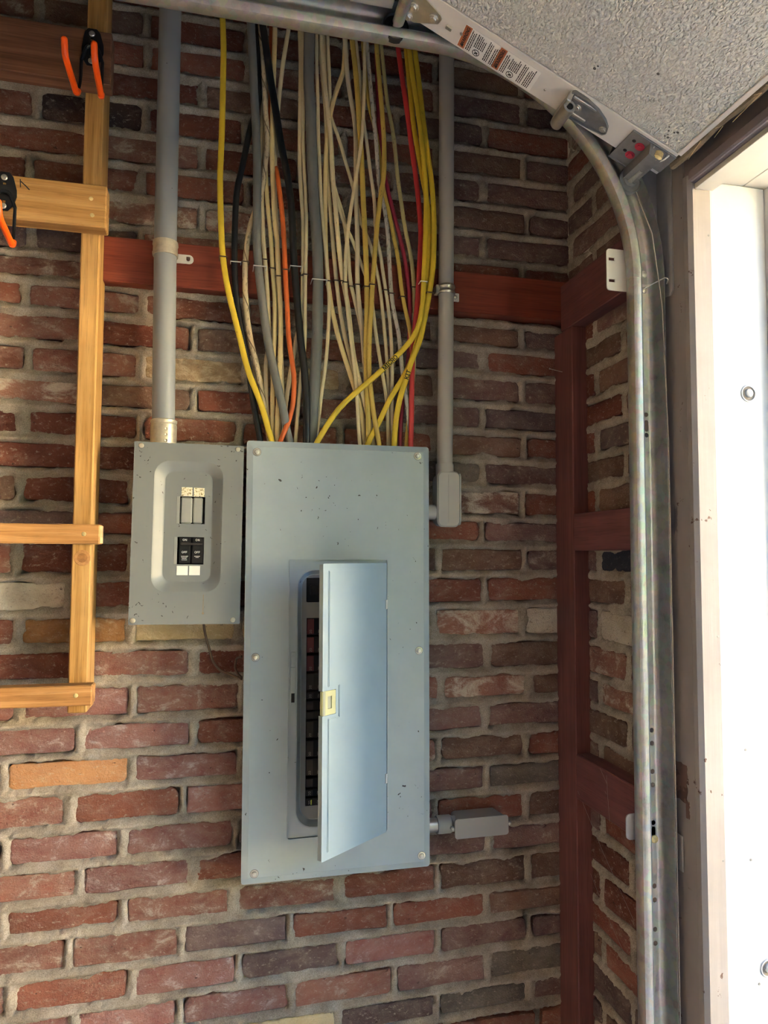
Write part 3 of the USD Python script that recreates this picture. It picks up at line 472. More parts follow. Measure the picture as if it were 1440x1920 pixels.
mesh('backing', cat(rbox(XC+.018, XC+.13, -.50, .0, 0, 2.8, .001), rbox(XC+.008, XC+.018, -.5, 0, 0, .4, .0005)), 'mortar', wallr)

# ------------------------------------------------------------------ rest of the room (behind and beside the camera) and outside
tag(mesh('floor', rbox(-2.6, XC+.13, -4.4, .16, -.12, 0, .001), 'floor_concrete'), 'concrete garage floor', 'floor', kind='structure')
tag(mesh('ceiling', rbox(-2.7, XC+.2, -4.5, .2, 2.80, 2.92, .001), 'drywall'), 'plain garage ceiling', 'ceiling', kind='structure')
tag(mesh('wall_left', rbox(-2.72, -2.6, -4.5, .16, 0, 2.8, .001), 'drywall'), 'plain wall on the left side of the garage', 'wall', kind='structure')
tag(mesh('wall_front', rbox(-2.6, XC+.13, -4.5, -4.4, 0, 2.8, .001), 'drywall'), 'plain wall opposite the electrical panel', 'wall', kind='structure')
tag(mesh('wall_right_near', rbox(XC, XC+.13, -4.4, -3.25, 0, 2.8, .001), 'drywall'), 'right wall beyond the far side of the door opening', 'wall', kind='structure')
tag(mesh('driveway', rbox(XC+.13, 22, -24, 22, -.14, -.02, .001), 'driveway_concrete'), 'sunlit concrete driveway outside the garage', 'ground', kind='structure')
tag(mesh('wall_outer', cat(rbox(XC+.135, XC+.23, .165, 6, -.02, 3.1, .001), rbox(XC+.135, XC+.23, -9, -4.5, -.02, 3.1, .001), rbox(-2.8, XC+.003, -4.6, .3, 2.95, 3.1, .001)), 'stucco_outside'), 'house wall and roof slab outside the garage', 'wall', kind='structure')

tag(mesh('hedge', rbox(1.6, 9, -8.2, -6.6, -.02, 4.0, .3), 'hedge_green'), 'unseen green block added to cut the sky light on the reveal', 'hedge', kind='structure')  # added out of view to hold back sky light from the reveal and corner
tag(mesh('garden_wall', rbox(19, 19.3, -22, 20, -.02, 5.0, .02), 'garden_wall'), 'unseen sandy wall added to bounce warm sunlight into the garage', 'wall', kind='structure')  # added out of view as a sunlit reflector for the warm light indoors

# ------------------------------------------------------------------ red framing timbers
def trim(m, matn, label, parts=None):
    return tag(mesh('trim', m, matn), label, 'timber', kind='structure')
used[('/World', 'trim')] = 1
trim(rbox(-.2515, XC-.001, -.038, .006, 2.068, 2.164, .002), 'red_board', 'red painted ledger board across the back wall behind the cables')
trim(rbox(XF, XC+.004, -.345, -.0385, 2.0385, 2.150, .002), 'red_rail', 'red painted board high on the right wall, meeting the ledger in the corner')
trim(rbox(XF+.001, XC+.004, -.0905, -.002, .002, 2.038, .002), 'red_post', 'red painted upright post in the corner of the two brick walls')
trim(rbox(XF, XC+.004, -.345, -.091, 1.516, 1.600, .002), 'red_rail', 'red painted board at mid height on the right wall')
trim(rbox(XF, XC+.004, -.345, -.091, .965, 1.063, .002), 'red_rail', 'red painted board low on the right wall')

# ------------------------------------------------------------------ door opening: jamb, stop, header, white reveal, soffit
jamb = thing('trim', 'mauve painted door jamb with peeling paint beside the track', 'door jamb', kind='structure')
mesh('jamb_board', rbox(XF, XC+.004, -.506, -.346, 0, 2.30, .002), 'jamb_paint', jamb)
st = [(XF+.004, -.506), (XF-.004, -.508), (XF-.006, -.513), (XF-.005, -.521), (XF+.002, -.527), (XF+.036, -.527), (XF+.036, -.506)]
def ext_z(poly, z0, z1):
    m = trimesh.creation.extrude_polygon(Polygon(poly), z1-z0, engine='earcut'); m.apply_translation((0, 0, z0)); return m
mesh('stop_strip', ext_z(st, 0, 2.165), 'jamb_paint', jamb)
rg = np.random.default_rng(5)
def ragged(y0, y1, z0, z1, k=.004):
    n = 9; P = [(y0+(y1-y0)*t, z0+rg.normal(0, k*.5)) for t in np.linspace(0, 1, n)]+[(y1+rg.normal(0, k*.3), z0+(z1-z0)*t) for t in np.linspace(.1, .9, n)]
    P += [(y1+(y0-y1)*t, z1+rg.normal(0, k*.5)) for t in np.linspace(0, 1, n)]; return Polygon(P).buffer(0)
def patch(poly, x, t):
    m = extrude(poly, t); v = m.vertices.copy(); m.vertices = np.c_[x-v[:, 2], v[:, 0], v[:, 1]]; m.invert(); return m
lab(mesh('bare_patch', patch(ragged(-.440, -.482, 1.084, 1.148), XF, .0006), 'peeled_patch', jamb), 'dark bare patch where paint has flaked off')
lab(mesh('paint_chip', patch(ragged(-.478, -.487, 1.060, 1.088, .003), XF, .0006), 'peeled_patch', jamb), 'thin dark sliver of flaked paint')
lab(mesh('paint_chip', patch(ragged(-.462, -.470, 1.545, 1.590, .005), XF, .0005), 'header_paint', jamb), 'faded spot of worn paint')
lab(mesh('bare_patch', patch(ragged(-.400, -.440, 2.12, 2.19, .010), XF, .0006), 'peeled_patch', jamb), 'red brown patch behind the curve of the track')
hd = thing('trim', 'mauve painted header beam above the door opening', 'door header', kind='structure')
mesh('header_beam', rbox(XF, XC+.004, -3.30, -.507, 2.150, 2.80, .002), 'header_paint', hd)
mesh('header_bead', rbox(XF-.010, XF-.0005, -3.28, -.53, 2.148, 2.168, .003), 'header_paint', hd)
rv = thing('trim', 'white painted reveal of the door opening in bright daylight', 'door reveal', kind='structure')
mesh('rough_board', rbox(XC-.033, XC+.0035, -.5265, -.507, 0, 2.149, .001), 'rough_white', rv)
mesh('smooth_board', rbox(XC+.0045, XC+.112, -.523, -.503, 0, 2.159, .0008), 'smooth_white', rv)
mesh('outer_board', rbox(XC+.1125, XC+.135, -.535, -.503, 0, 2.159, .0015), 'smooth_white', rv)
KNOTS = ((.889, 1.787), (.898, .823))
def knothole(x, z, r):
    y = -.523
    ring = lathe((x, y, z), (0, -1, 0), [(0, r*1.22), (.0015, r*1.16), (.0018, r*1.02), (.0003, r*.98)], 24)
    disc = lathe((x, y, z), (0, -1, 0), [(.0001, 0), (.0001, r*.98)], 24)
    peg = cat(lathe((x+r*.05, y, z+r*.05), (0, -1, 0), [(0, r*.62), (.003, r*.56), (.0042, r*.4), (.0045, 0)], 14))
    return ring, disc, peg
for (kx, kz) in KNOTS:
    a, b, c_ = knothole(kx, kz, .0125)
    h = mesh('knot_hole', b, 'door_grime', rv); mesh('hole_rim', a, 'smooth_white', h); mesh('plug', c_, 'rough_white', h)
nails = [(XC-.006, z) for z in (2.06, 1.37, 1.005, .62)]+[(XC+.045, 1.18), (XC+.05, 1.0), (XC+.06, .80)]
for (nx, nz) in nails:
    mesh('nail_head', lathe((nx, -.5266 if nx < XC+.003 else -.5231, nz), (0, -1, 0), [(0, .0022), (.0006, .002), (.0007, 0)], 10), 'dull_bracket', rv)
sf = thing('trim', 'pale boarded soffit above the white reveal, glowing warm at the top of the opening', 'soffit', kind='structure')
mesh('soffit_board', rbox(XC+.0045, XC+.07, -3.25, -.5035, 2.160, 2.185, .001), 'soffit_white', sf)
mesh('soffit_board', rbox(XC+.0715, XC+.134, -3.25, -.5035, 2.1605, 2.185, .001), 'soffit_white', sf)
mesh('soffit_board', rbox(XC-.032, XC+.0035, -3.25, -.527, 2.140, 2.1495, .0008), 'soffit_white', sf)
mesh('upper_wall', rbox(XC+.0045, XC+.23, -9, 6, 3.101, 6.6, .001), 'stucco_outside', sf)  # unseen second storey, added so the house shadow reaches further down the driveway
mesh('upper_wall', rbox(XC+.0045, XC+.23, -4.45, .16, 2.19, 3.1, .001), 'stucco_outside', sf)

# ------------------------------------------------------------------ timber rack on the left
rk = thing('timber_rack', 'timber rack of an upright stud and cross boards left of the thick conduit', 'rack', (-.265, 0, 0))
def loc(m, o=(-.265, 0, 0)): m = to_tri(m); m.apply_translation(-np.array(o)); return m
su = rbox(-.2845, -.2490, -.089, -.0130, 1.196, 2.79, .0025); v = su.vertices; v[:, 0] += (v[:, 2]-1.9)*-.004; su.vertices = v
lab(mesh('stud', loc(su), 'stud_wood', rk), 'upright stud of warm yellow timber')
kn = mesh('knot', loc(cat(lathe((-.263, -.0891, 1.494), (0, -1, 0), [(0, .0155), (.0006, .0145), (.0008, 0)], 22))), 'knot_ring', rk); lab(kn, 'round dark knot in the stud')
mesh('knot_heart', loc(lathe((-.263, -.0899, 1.494), (0, -1, 0), [(0, .0092), (.0004, .0085), (.0005, 0)], 18)), 'knot', kn)
boards = [('board', -.233, 2.432, 2.541, 'board_wood_dark', 'dark reddish brown board at the top'), ('board', -.2335, 2.1405, 2.2255, 'board_wood', 'wide pale board with a dark A scratch'),
          ('batten', -.2265, 1.5205, 1.5580, 'batten_wood', 'narrow batten with a bright sawn end'), ('batten', -.2315, 1.217, 1.2545, 'batten_wood', 'lowest narrow batten')]
for nm, x1, z0, z1, mt, lb in boards:
    b = lab(mesh(nm, loc(rbox(-.95, x1, -.127, -.0895, z0, z1, .0022)), mt, rk), lb)
    if mt == 'batten_wood' and z0 > 1.4: mesh('sawn_end', loc(rbox(x1+.0001, x1+.0007, -.125, -.0915, z0+.002, z1-.002, .0002)), 'end_grain', b)
for (sx, sz) in ((-.262, 2.196), (-.259, 2.163), (-.255, 1.5395), (-.260, 1.2365)):
    mesh('screw_head', loc(screw((sx, -.127, sz), (0, -1, 0), .0042, .0012)), 'brass_bolt', rk)
A0 = np.array([-.390, -.1273, 2.219])
mesh('scratch_mark', loc(cat(tube([A0, A0+[.001, 0, -.016]], .0009, .0003, 6), tube([A0+[.001, 0, -.004], A0+[.010, 0, -.012], A0+[.017, 0, -.019]], .0011, .0003, 6))), 'ink_black', rk)

# hooks
HO = np.array([-.265, -.127, 2.498])
hk = thing('double_hook', 'orange tipped black double hook screwed to the dark top board', 'hook', HO, group='storage hooks')
def hloc(m): return loc(m, HO)
pl = Polygon([(-.283, 2.533), (-.277, 2.541), (-.261, 2.541), (-.254, 2.533), (-.2475, 2.508), (-.247, 2.495), (-.252, 2.478), (-.262, 2.466), (-.278, 2.466), (-.286, 2.478), (-.288, 2.500)]).buffer(-.002).buffer(.002)
pl = pl.difference(sbox(-.272, 2.516, -.266, 2.521)).difference(sbox(-.272, 2.480, -.266, 2.486))
mesh('base_plate', hloc(poly_y(pl, -.1300, -.1272)), 'black_steel', hk)
mesh('cross_bar', hloc(tube(rounded([(-.2865, -.135, 2.470), (-.277, -.137, 2.500), (-.258, -.137, 2.500), (-.2475, -.135, 2.470)], .012), .0034, n=10)), 'black_steel', hk)
for s, (xa, xt) in enumerate(((-.2865, -.293), (-.2475, -.2425))):
    P = rounded([(xa, -.1345, 2.472), (xa, -.137, 2.425), ((xa+xt)/2, -.148, 2.389), (xt, -.242, 2.401), (xt, -.252, 2.424)], .012, 6)
    arm = mesh('arm', hloc(tube(P, .0032, n=10)), 'black_steel', hk)
    i0 = int(np.argmax(P[:, 2] < 2.413)); mesh('vinyl_sleeve', hloc(tube(P[i0:], .0060, n=12)), 'orange_vinyl', arm)
    e = P[-1]; mesh('tip_cap', hloc(trimesh.creation.icosphere(2, .006).apply_translation(e)), 'orange_vinyl', arm)
for z in (2.530, 2.474): mesh('screw', hloc(screw((-.2695, -.130, z), (0, -1, 0), .0058, .0035)), 'screw_metal', hk)
dup(hk, HO+np.array([-.1475, 0, -.3125]), 'orange tipped black double hook cut by the left edge, screwed to the wide pale board')

# ------------------------------------------------------------------ conduits
cl = thing('conduit', 'thick grey conduit rising from the small breaker box', 'conduit', (-.125, -.060, 1.72))
def cloc(m): return loc(m, (-.125, -.060, 1.72))
P = np.array([(-.1205, -.060, 1.752), (-.1235, -.060, 1.95), (-.1262, -.060, 2.17), (-.1275, -.060, 2.45), (-.1290, -.060, 2.795)])
mesh('pipe', cloc(tube(P, .0228, n=40)), 'conduit_grey', cl)
mesh('coupling', cloc(lathe((-.1200, -.060, 1.722), (0, 0, 1), [(0, 0), (0, .0255), (.004, .0262), (.044, .0262), (.047, .0250), (.050, .0265), (.054, .0265), (.056, .0228)], 40)), 'fitting_metal', cl)
for dz in (.012, .024, .036):
    mesh('dimple', cloc(lathe((-.113, -.0852, 1.720+dz), (.16, -1, 0), [(0, .0034), (.0012, .003), (.0006, .0018), (.0005, 0)], 14)), 'fitting_metal', cl)
s1 = thing('pipe_strap', 'galvanised strap round the thick left conduit, screwed to the ledger board', 'strap', (-.126, -.06, 2.138))
def s1loc(m): return loc(m, (-.126, -.06, 2.138))
mesh('band', s1loc(lathe((-.1258, -.060, 2.122), (0, 0, 1), [(0, .0229), (0, .0255), (.006, .0262), (.009, .0250), (.020, .0250), (.023, .0262), (.030, .0255), (.030, .0229)], 40)), 'fitting_metal', s1)
tabp = sbox(-.104, 2.119, -.079, 2.138).union(Point(-.079, 2.1285).buffer(.0095)).difference(Point(-.0805, 2.1285).buffer(.0040)).difference(sbox(-.0845, 2.1285, -.0765, 2.1345))
mesh('tab', s1loc(poly_y(tabp, -.0412, -.0385)), 'staple_white', s1)
mesh('screw', s1loc(screw((-.0805, -.0405, 2.1300), (0, -1, 0), .0034, .0025, 'slot')), 'brown_wire', s1)

cr = thing('conduit', 'slimmer light grey conduit with an elbow fitting into the right side of the big panel', 'conduit', (.488, -.055, 1.56))
def rloc(m): return loc(m, (.488, -.055, 1.56))
P = np.array([(.4865, -.055, 1.705), (.4885, -.055, 1.95), (.4895, -.055, 2.16), (.4900, -.055, 2.45), (.4905, -.055, 2.795)])
mesh('pipe', rloc(tube(P, .0176, n=36)), 'conduit_light', cr)
mesh('hub', rloc(lathe((.4862, -.055, 1.660), (0, 0, 1), [(0, .0195), (.046, .0205), (.0485, .0198), (.0485, .0176)], 32)), 'conduit_light', cr)
bp = rrect(.4635, .5165, 1.566, 1.6905, .014)
bd = trimesh.convex.convex_hull(np.vstack([np.c_[np.array(rrect(.4665, .5125, 1.569, 1.688, .016).exterior.coords)[:, 0], np.full(len(rrect(.4665, .5125, 1.569, 1.688, .016).exterior.coords), -.028), np.array(rrect(.4665, .5125, 1.569, 1.688, .016).exterior.coords)[:, 1]],
    np.c_[np.array(bp.exterior.coords)[:, 0], np.full(len(bp.exterior.coords), -.072), np.array(bp.exterior.coords)[:, 1]], np.c_[np.array(bp.buffer(-.003).exterior.coords)[:, 0], np.full(len(bp.buffer(-.003).exterior.coords), -.0755), np.array(bp.buffer(-.003).exterior.coords)[:, 1]]]))
mesh('elbow_body', rloc(bd), 'conduit_light', cr)
cvp = rrect(.5185, .5215, 1.572, 1.6895, .001)
mesh('access_cover', rloc(trimesh.convex.convex_hull(np.array([(x, y+s*.0, z) for x in (.5168, .5202) for (y, z) in [(-.071+dy, zz+dz) for dy, dz in ((0, .008), (.005, .001))  for zz in (1.571,)]+[(-.071+dy, zz-dz) for dy, dz in ((0, .008), (.005, .001)) for zz in (1.688,)]+[(-.032, 1.572), (-.032, 1.687)] for s in (1,)]))), 'conduit_light', cr)
mesh('nipple', rloc(lathe((.4390, -.055, 1.5995), (1, 0, 0), [(0, 0), (0, .0165), (.0235, .0165), (.0250, .0185), (.029, .0185), (.030, .0150)], 30)), 'conduit_light', cr)
mesh('mould_seam', rloc(rbox(.4885, .4891, -.0759, -.0752, 1.575, 1.683, .0001)), 'cover_grey', cr)
s2 = thing('pipe_strap', 'small bright steel clamp round the slim right conduit, screwed to the ledger board', 'strap', (.489, -.055, 2.11))
def s2loc(m): return loc(m, (.489, -.055, 2.11))
mesh('band', s2loc(lathe((.4893, -.055, 2.098), (0, 0, 1), [(0, .0177), (0, .0196), (.004, .0212), (.008, .0192), (.012, .0192), (.016, .0212), (.021, .0196), (.021, .0177)], 36)), 'zinc', s2)
mesh('tab', s2loc(poly_y(rrect(.5085, .5255, 2.0895, 2.1090, .002), -.0412, -.0385)), 'staple_white', s2)
mesh('clamp_screw', s2loc(screw((.5155, -.0412, 2.0995), (0, -1, 0), .0050, .004)), 'screw_metal', s2)
mesh('clamp_foot', s2loc(rbox(.4635, .4725, -.062, -.040, 2.0985, 2.1175, .001)), 'fitting_metal', s2)

jb = thing('conduit_box', 'dull grey conduit body with a flat cover beside the lower right of the big panel', 'junction box', (.56, -.04, .912), roty=-.6)
def jloc(m): return loc(m, (.56, -.04, .912))
mesh('body', jloc(trimesh.convex.convex_hull(np.vstack([np.c_[np.array(rrect(.511, .626, .894, .932, .008).exterior.coords)[:, 0], np.full(len(rrect(.511, .626, .894, .932, .008).exterior.coords), -.0675), np.array(rrect(.511, .626, .894, .932, .008).exterior.coords)[:, 1]],
     np.c_[np.array(rrect(.515, .622, .897, .930, .010).exterior.coords)[:, 0], np.full(len(rrect(.515, .622, .897, .930, .010).exterior.coords), -.010), np.array(rrect(.515, .622, .897, .930, .010).exterior.coords)[:, 1]]]))), 'cover_grey', jb)
mesh('cover', jloc(poly_y(rrect(.5055, .6285, .8915, .9335, .006), -.0715, -.0678)), 'cover_grey', jb)
for x in (.5015, .6325):
    mesh('ear', jloc(lathe((x, -.066, .9125 if x < .55 else .9140), (0, -1, 0), [(-.004, 0), (-.004, .0050), (.0018, .0050), (.002, 0)], 16)), 'cover_grey', jb)
    mesh('screw', jloc(screw((x, -.068, .9125 if x < .55 else .9140), (0, -1, 0), .0038, .003)), 'screw_metal', jb)
mesh('hub', jloc(lathe((.473, -.040, .9140), (1, 0, 0), [(0, .0150), (0, .0185), (.006, .0195), (.030, .0195), (.034, .0165), (.042, .0165)], 30)), 'cover_grey', jb)
mesh('nipple', jloc(lathe((.4415, -.040, .9140), (1, 0, 0), [(0, 0), (0, .0150), (.034, .0150)], 28)), 'connector_metal', jb)

# ------------------------------------------------------------------ small breaker box
BX, BZ = -.066, 1.5441
bb = thing('breaker_box', 'small worn grey breaker box with a recessed front and a two pole breaker', 'breaker box', (BX, 0, BZ), roty=.35)
W2, H2 = .1067, .1806
mesh('enclosure', cut(rbox(-W2+.004, W2-.004, -.0965, .006, -H2+.003, H2-.003, .002), rbox(-.074, .073, -.2, -.055, -.124, .151, .001)), 'box_grey', bb)
def ring_pts(poly, y): c = np.array(poly.exterior.coords)[:-1]; return np.c_[c[:, 0], np.full(len(c), y), c[:, 1]]
def loft(rings, cap=True):
    n = len(rings[0]); V = np.vstack(rings); F = []
    for i in range(len(rings)-1):
        for j in range(n):
            k = (j+1) % n; F += [(i*n+j, i*n+k, (i+1)*n+k), (i*n+j, (i+1)*n+k, (i+1)*n+j)]
    return V, F, n
def rr_ring(x0, x1, z0, z1, r, y, n=8):
    out = []
    for cx, cz, a0 in ((x1-r, z1-r, 0), (x0+r, z1-r, 90), (x0+r, z0+r, 180), (x1-r, z0+r, 270)):
        for a in np.linspace(a0, a0+90, n): out.append((cx+r*math.cos(math.radians(a)), y, cz+r*math.sin(math.radians(a))))
    return np.array(out)
x0, x1, z0, z1 = -.0665, .0660, -.1165, .1440     # recess rim
yF = -.1000; holes = [(-.0180, .0322, .0195, .0745), (-.0205, .0322, -.0620, -.0070)]
outer = sbox(-W2, -H2, W2, H2).buffer(-.002).buffer(.002, quad_segs=4)
front = outer.difference(rrect(x0-.0005, x1+.0005, z0-.0005, z1+.0005, .030, 8))
rec_ring = [rr_ring(x0-.001, x1+.001, z0-.001, z1+.001, .0305, yF), rr_ring(x0+.003, x1-.003, z0+.003, z1-.003, .029, yF+.0015), rr_ring(x0+.0165, x1-.0165, z0+.0165, z1-.0165, .020, yF+.0115), rr_ring(x0+.0200, x1-.0200, z0+.0200, z1-.0200, .017, yF+.0125)]
V, F, n = loft(rec_ring); slope = trimesh.Trimesh(V, np.array(F)[:, ::-1], process=False)
pan = rrect(x0+.0198, x1-.0198, z0+.0198, z1-.0198, .017, 8)
for (a, b, c_, d) in holes: pan = pan.difference(sbox(a, c_, b, d))
lab(mesh('cover', cat(poly_y(front, yF, yF+.0028), slope, poly_y(pan, yF+.0125, yF+.0137), poly_y(outer.difference(outer.buffer(-.0015)), yF+.0005, yF+.012)), 'box_grey', bb), 'scratched grey steel cover with a dished recess')
yP = yF+.0125
for k, (a, b) in enumerate(((-.0160, .0070), (.0082, .0312))):      # blank filler plates
    mesh('filler_plate', rbox(a, b-(.0035 if k else 0), yP+.003, yP+.010, .0200, .0740, .0028), 'plate_grey', bb)
for (a, b, c_, d) in ((-.0172, -.0149, .0195, .0745), (-.0200, -.0165, -.0620, -.0070)):
    mesh('folded_edge', rbox(a-.006, a+.0003, yP-.0006, yP+.0004, c_, d, .0003), 'plate_grey', bb)
for (a, b, c_, d, mt) in ((-.0148, .0066, .0752, .0935, 'sticker_aged'), (.0092, .0305, .0750, .0930, 'sticker_aged'), (-.0197, .0020, -.0838, -.0652, 'sticker_white'), (.0044, .0258, -.0838, -.0650, 'sticker_white')):
    mesh('paper_label', rbox(a, b, yP-.0007, yP-.0001, c_, d, .0002), mt, bb)
mesh('breaker_well', rbox(-.045, .055, yP+.0125, yP+.020, -.085, .095, .001), 'hole_dark', bb)
bk = lab(mesh('breaker', cat(rbox(-.0165, .0055, yP+.0002, yP+.012, -.0605, -.0085, .0012), rbox(.0085, .0308, yP+.0002, yP+.012, -.0605, -.0085, .0012), rbox(-.0165, .0308, yP+.004, yP+.012, -.061, -.008, .0005)), 'breaker_black', bb), 'black two pole breaker')
mesh('handle', cat(rbox(-.0130, .0035, yP-.0085, yP+.004, -.0235, -.0175, .0015), rbox(.0120, .0290, yP-.0085, yP+.004, -.0235, -.0175, .0015), rbox(-.0130, .0290, yP-.0090, yP-.0050, -.0235, -.0185, .0012)), 'breaker_dark', bk)
ink = []
for cx in (-.0055, .0195):
    ink.append(text_on('ON', .0042, (cx, yP+.0001, -.0128), (1, 0, 0), (0, 0, 1), .0003, True))
    ink.append(text_on('OFF', .0042, (cx, yP+.0001, -.0375), (1, 0, 0), (0, 0, 1), .0003, True))
for (cx, z, w) in ((-.0055, -.0455, .0125), (-.0055, -.0480, .0115), (-.0055, -.0505, .0095), (-.0055, -.0530, .0105), (.0195, -.0455, .0115), (.0195, -.0480, .0060)):
    k = -w/2
    while k < w/2: q = float(rg.uniform(.0006, .0018)); ink.append(rbox(cx+k, cx+k+q, yP-.0002, yP+.0003, z-.0006, z+.0006, .0001)); k += q+.0004
mesh('lettering', cat(*ink), 'ink_white', bk)
for (sx, sz) in ((-.0935, .1725), (.0945, .1735), (-.0985, -.1725), (.0930, -.1725)):
    mesh('screw', screw((sx, yF, sz), (0, -1, 0), .0052, .0028, 'slot', turn=float(rg.uniform(0, 3))), 'fitting_metal', bb)
mesh('rust_streak', cat(rbox(.0335, .0348, yF-.0003, yF+.0001, -.158, -.122, .0001), lathe((.0342, yF, -.159), (0, -1, 0), [(0, .0022), (.0006, .0018), (.0007, 0)], 12)), 'rubber', bb)

# ------------------------------------------------------------------ big electrical panel
PX, PZ = .244, 1.294
ep = thing('electrical_panel', 'large blue grey electrical panel with its small door ajar', 'electrical panel', (PX, 0, PZ), roty=-.27)
W, H = .1946, .4436
mesh('enclosure', cut(rbox(-W+.003, W-.003, -.0955, .006, -H+.006, H-.012, .002), rbox(-.115, .115, -.2, -.030, -.375, .210, .001)), 'deadfront_grey', ep)
D0, D1, E0, E1 = -.1040, .1012, -.3615, .1985        # rim of the door recess
ins = (-.0885, .0855, -.3445, .1790)                 # dished well inside it
out_pts, in_pts = rr_ring(-W, W, -H, H, .006, -.0965, 5), rr_ring(-W+.0125, W-.0125, -H+.0125, H-.0125, .004, -.1002, 5)
slab = trimesh.convex.convex_hull(np.vstack([out_pts+[0, .0015, 0], out_pts, in_pts]))
V, F, n = loft([out_pts+[0, .004, 0], out_pts, in_pts]); V = np.array(V)
face = sbox(-W+.0126, -H+.0126, W-.0126, H-.0126).difference(rrect(D0, D1, E0, E1, .003, 4))
step = rrect(D0-.0001, D1+.0001, E0-.0001, E1+.0001, .003, 4).difference(rrect(*ins, .036, 8))
well = [rr_ring(*ins[:2], *ins[2:], .036, -.0977), rr_ring(ins[0]+.002, ins[1]-.002, ins[2]+.002, ins[3]-.002, .034, -.0970), rr_ring(ins[0]+.0100, ins[1]-.0100, ins[2]+.0100, ins[3]-.0100, .028, -.0800), rr_ring(ins[0]+.012, ins[1]-.012, ins[2]+.012, ins[3]-.012, .026, -.0790)]
V2, F2, n2 = loft(well)
cover = cat(trimesh.Trimesh(V, np.array(F), process=False), poly_y(face, -.1002, -.0975), poly_y(step, -.0978, -.0965), trimesh.Trimesh(V2, np.array(F2)[:, ::-1], process=False))
lab(mesh('cover', cover, 'panel_grey', ep), 'blue grey steel cover with bevelled edges')
# rim bead round the door recess
bead = rrect(D0-.0016, D1+.0016, E0-.0016, E1+.0016, .004, 4).difference(rrect(D0, D1, E0, E1, .003, 4))
mesh('rim_bead', poly_y(bead, -.1018, -.0985), 'panel_grey', ep)
# dead front with openings, seen in the well
xw = -.0675
dfp = rrect(ins[0]+.0118, ins[1]-.0118, ins[2]+.0118, ins[3]-.0118, .026, 8).difference(sbox(xw, .1095, -.036, .1610)).difference(sbox(xw+.001, -.3065, .0630, .0770))
mesh('dead_front', poly_y(dfp, -.0792, -.0775), 'deadfront_grey', ep)
mesh('main_breaker', cat(rbox(xw+.001, -.037, -.0785, -.050, .1105, .1600, .001), rbox(-.060, -.045, -.086, -.078, .125, .146, .002)), 'breaker_black', ep)
br = [(1161, 1192, 1), (1196, 1227, 1), (1231, 1262, 1), (1266, 1297, 0), (1300, 1314, 0), (1317, 1335, 2), (1337, 1352, 2), (1355, 1387, 0), (1391, 1422, 0), (1425, 1457, 0), (1462, 1479, 2), (1482, 1495, 0), (1499, 1512, 3)]
zpx = lambda p: .0770-(p-1161)*(.0770+.3065)/(1513-1161)
for (a, b, kind) in br:
    zt, zb = zpx(a), zpx(b); zc = (zt+zb)/2
    q = mesh('breaker', rbox(xw+.0015, -.0015, -.0800, -.045, zb, zt, .0008), 'breaker_black', ep)
    if kind != 3: mesh('rating_face', rbox(xw+.0020, xw+.0165, -.0812, -.0798, zb+.0010, zt-.0015, .0005), 'maroon' if kind == 1 else 'breaker_dark', q)
    mesh('handle', rbox(-.0300, -.0180, -.0900, -.0790, zc-.0045, zc+.0045, .0015), 'breaker_dark', q)
    if kind in (0, 1, 3):
        t = [text_on('20', .0048, (xw+.0095, -.0813, zb+.0060), (0, 0, 1), (-1, 0, 0), .0003), text_on('ON', .0036, (xw+.0270, -.0801, zb+.0060), (0, 0, 1), (-1, 0, 0), .0003)]
        mesh('lettering', cat(*t), 'ink_faint', q)
    if kind == 3: mesh('colour_mark', rbox(xw+.0120, xw+.0145, -.0816, -.0797, zb+.001, zb+.011, .0003), 'lime_mark', q)
    mesh('breaker', rbox(.0015, .0625, -.0800, -.045, zb, zt, .0008), 'breaker_black', ep)
lab(mesh('test_tab', rbox(-.0380, -.0300, -.0960, -.0800, zpx(1334), zpx(1319), .001), 'pink_tab', ep), 'pinkish red tab')
mesh('strike_plate', cat(rbox(D0+.004, D0+.0125, -.0996, -.0975, -.020, .0105, .0005), lathe((D0+.0078, -.0995, .001), (0, -1, 0), [(0, .0024), (.0012, .002), (.0013, 0)], 12)), 'panel_grey', ep)
mesh('strike_slot', cat(rbox(D0+.003, D0+.0135, -.0992, -.0975, -.0970, -.0205, .0005)), 'panel_grey', ep)
mesh('slot_opening', rbox(D0+.0050, D0+.0115, -.0996, -.0985, -.0915, -.0730, .0002), 'hole_dark', ep)
for (sx, sz) in ((-.174, .4200), (.1685, .4225), (-.172, .0020), (.171, .0060), (-.169, -.4230), (.176, -.4190)):
    sc = mesh('screw', screw((sx, -.1012, sz), (0, -1, 0), .0052, .0032, 'cross', turn=float(rg.uniform(0, 1.5))), 'screw_metal', ep)
    mesh('gasket', lathe((sx, -.1002, sz), (0, -1, 0), [(0, .0088), (.0002, .0086), (.0002, 0)], 22), 'dull_bracket', sc)  # dark ring added to draw a shaded outline round the washer
    mesh('washer', lathe((sx, -.1003, sz), (0, -1, 0), [(0, .0080), (.0006, .0077), (.0009, .0050)], 22), 'zinc', sc)
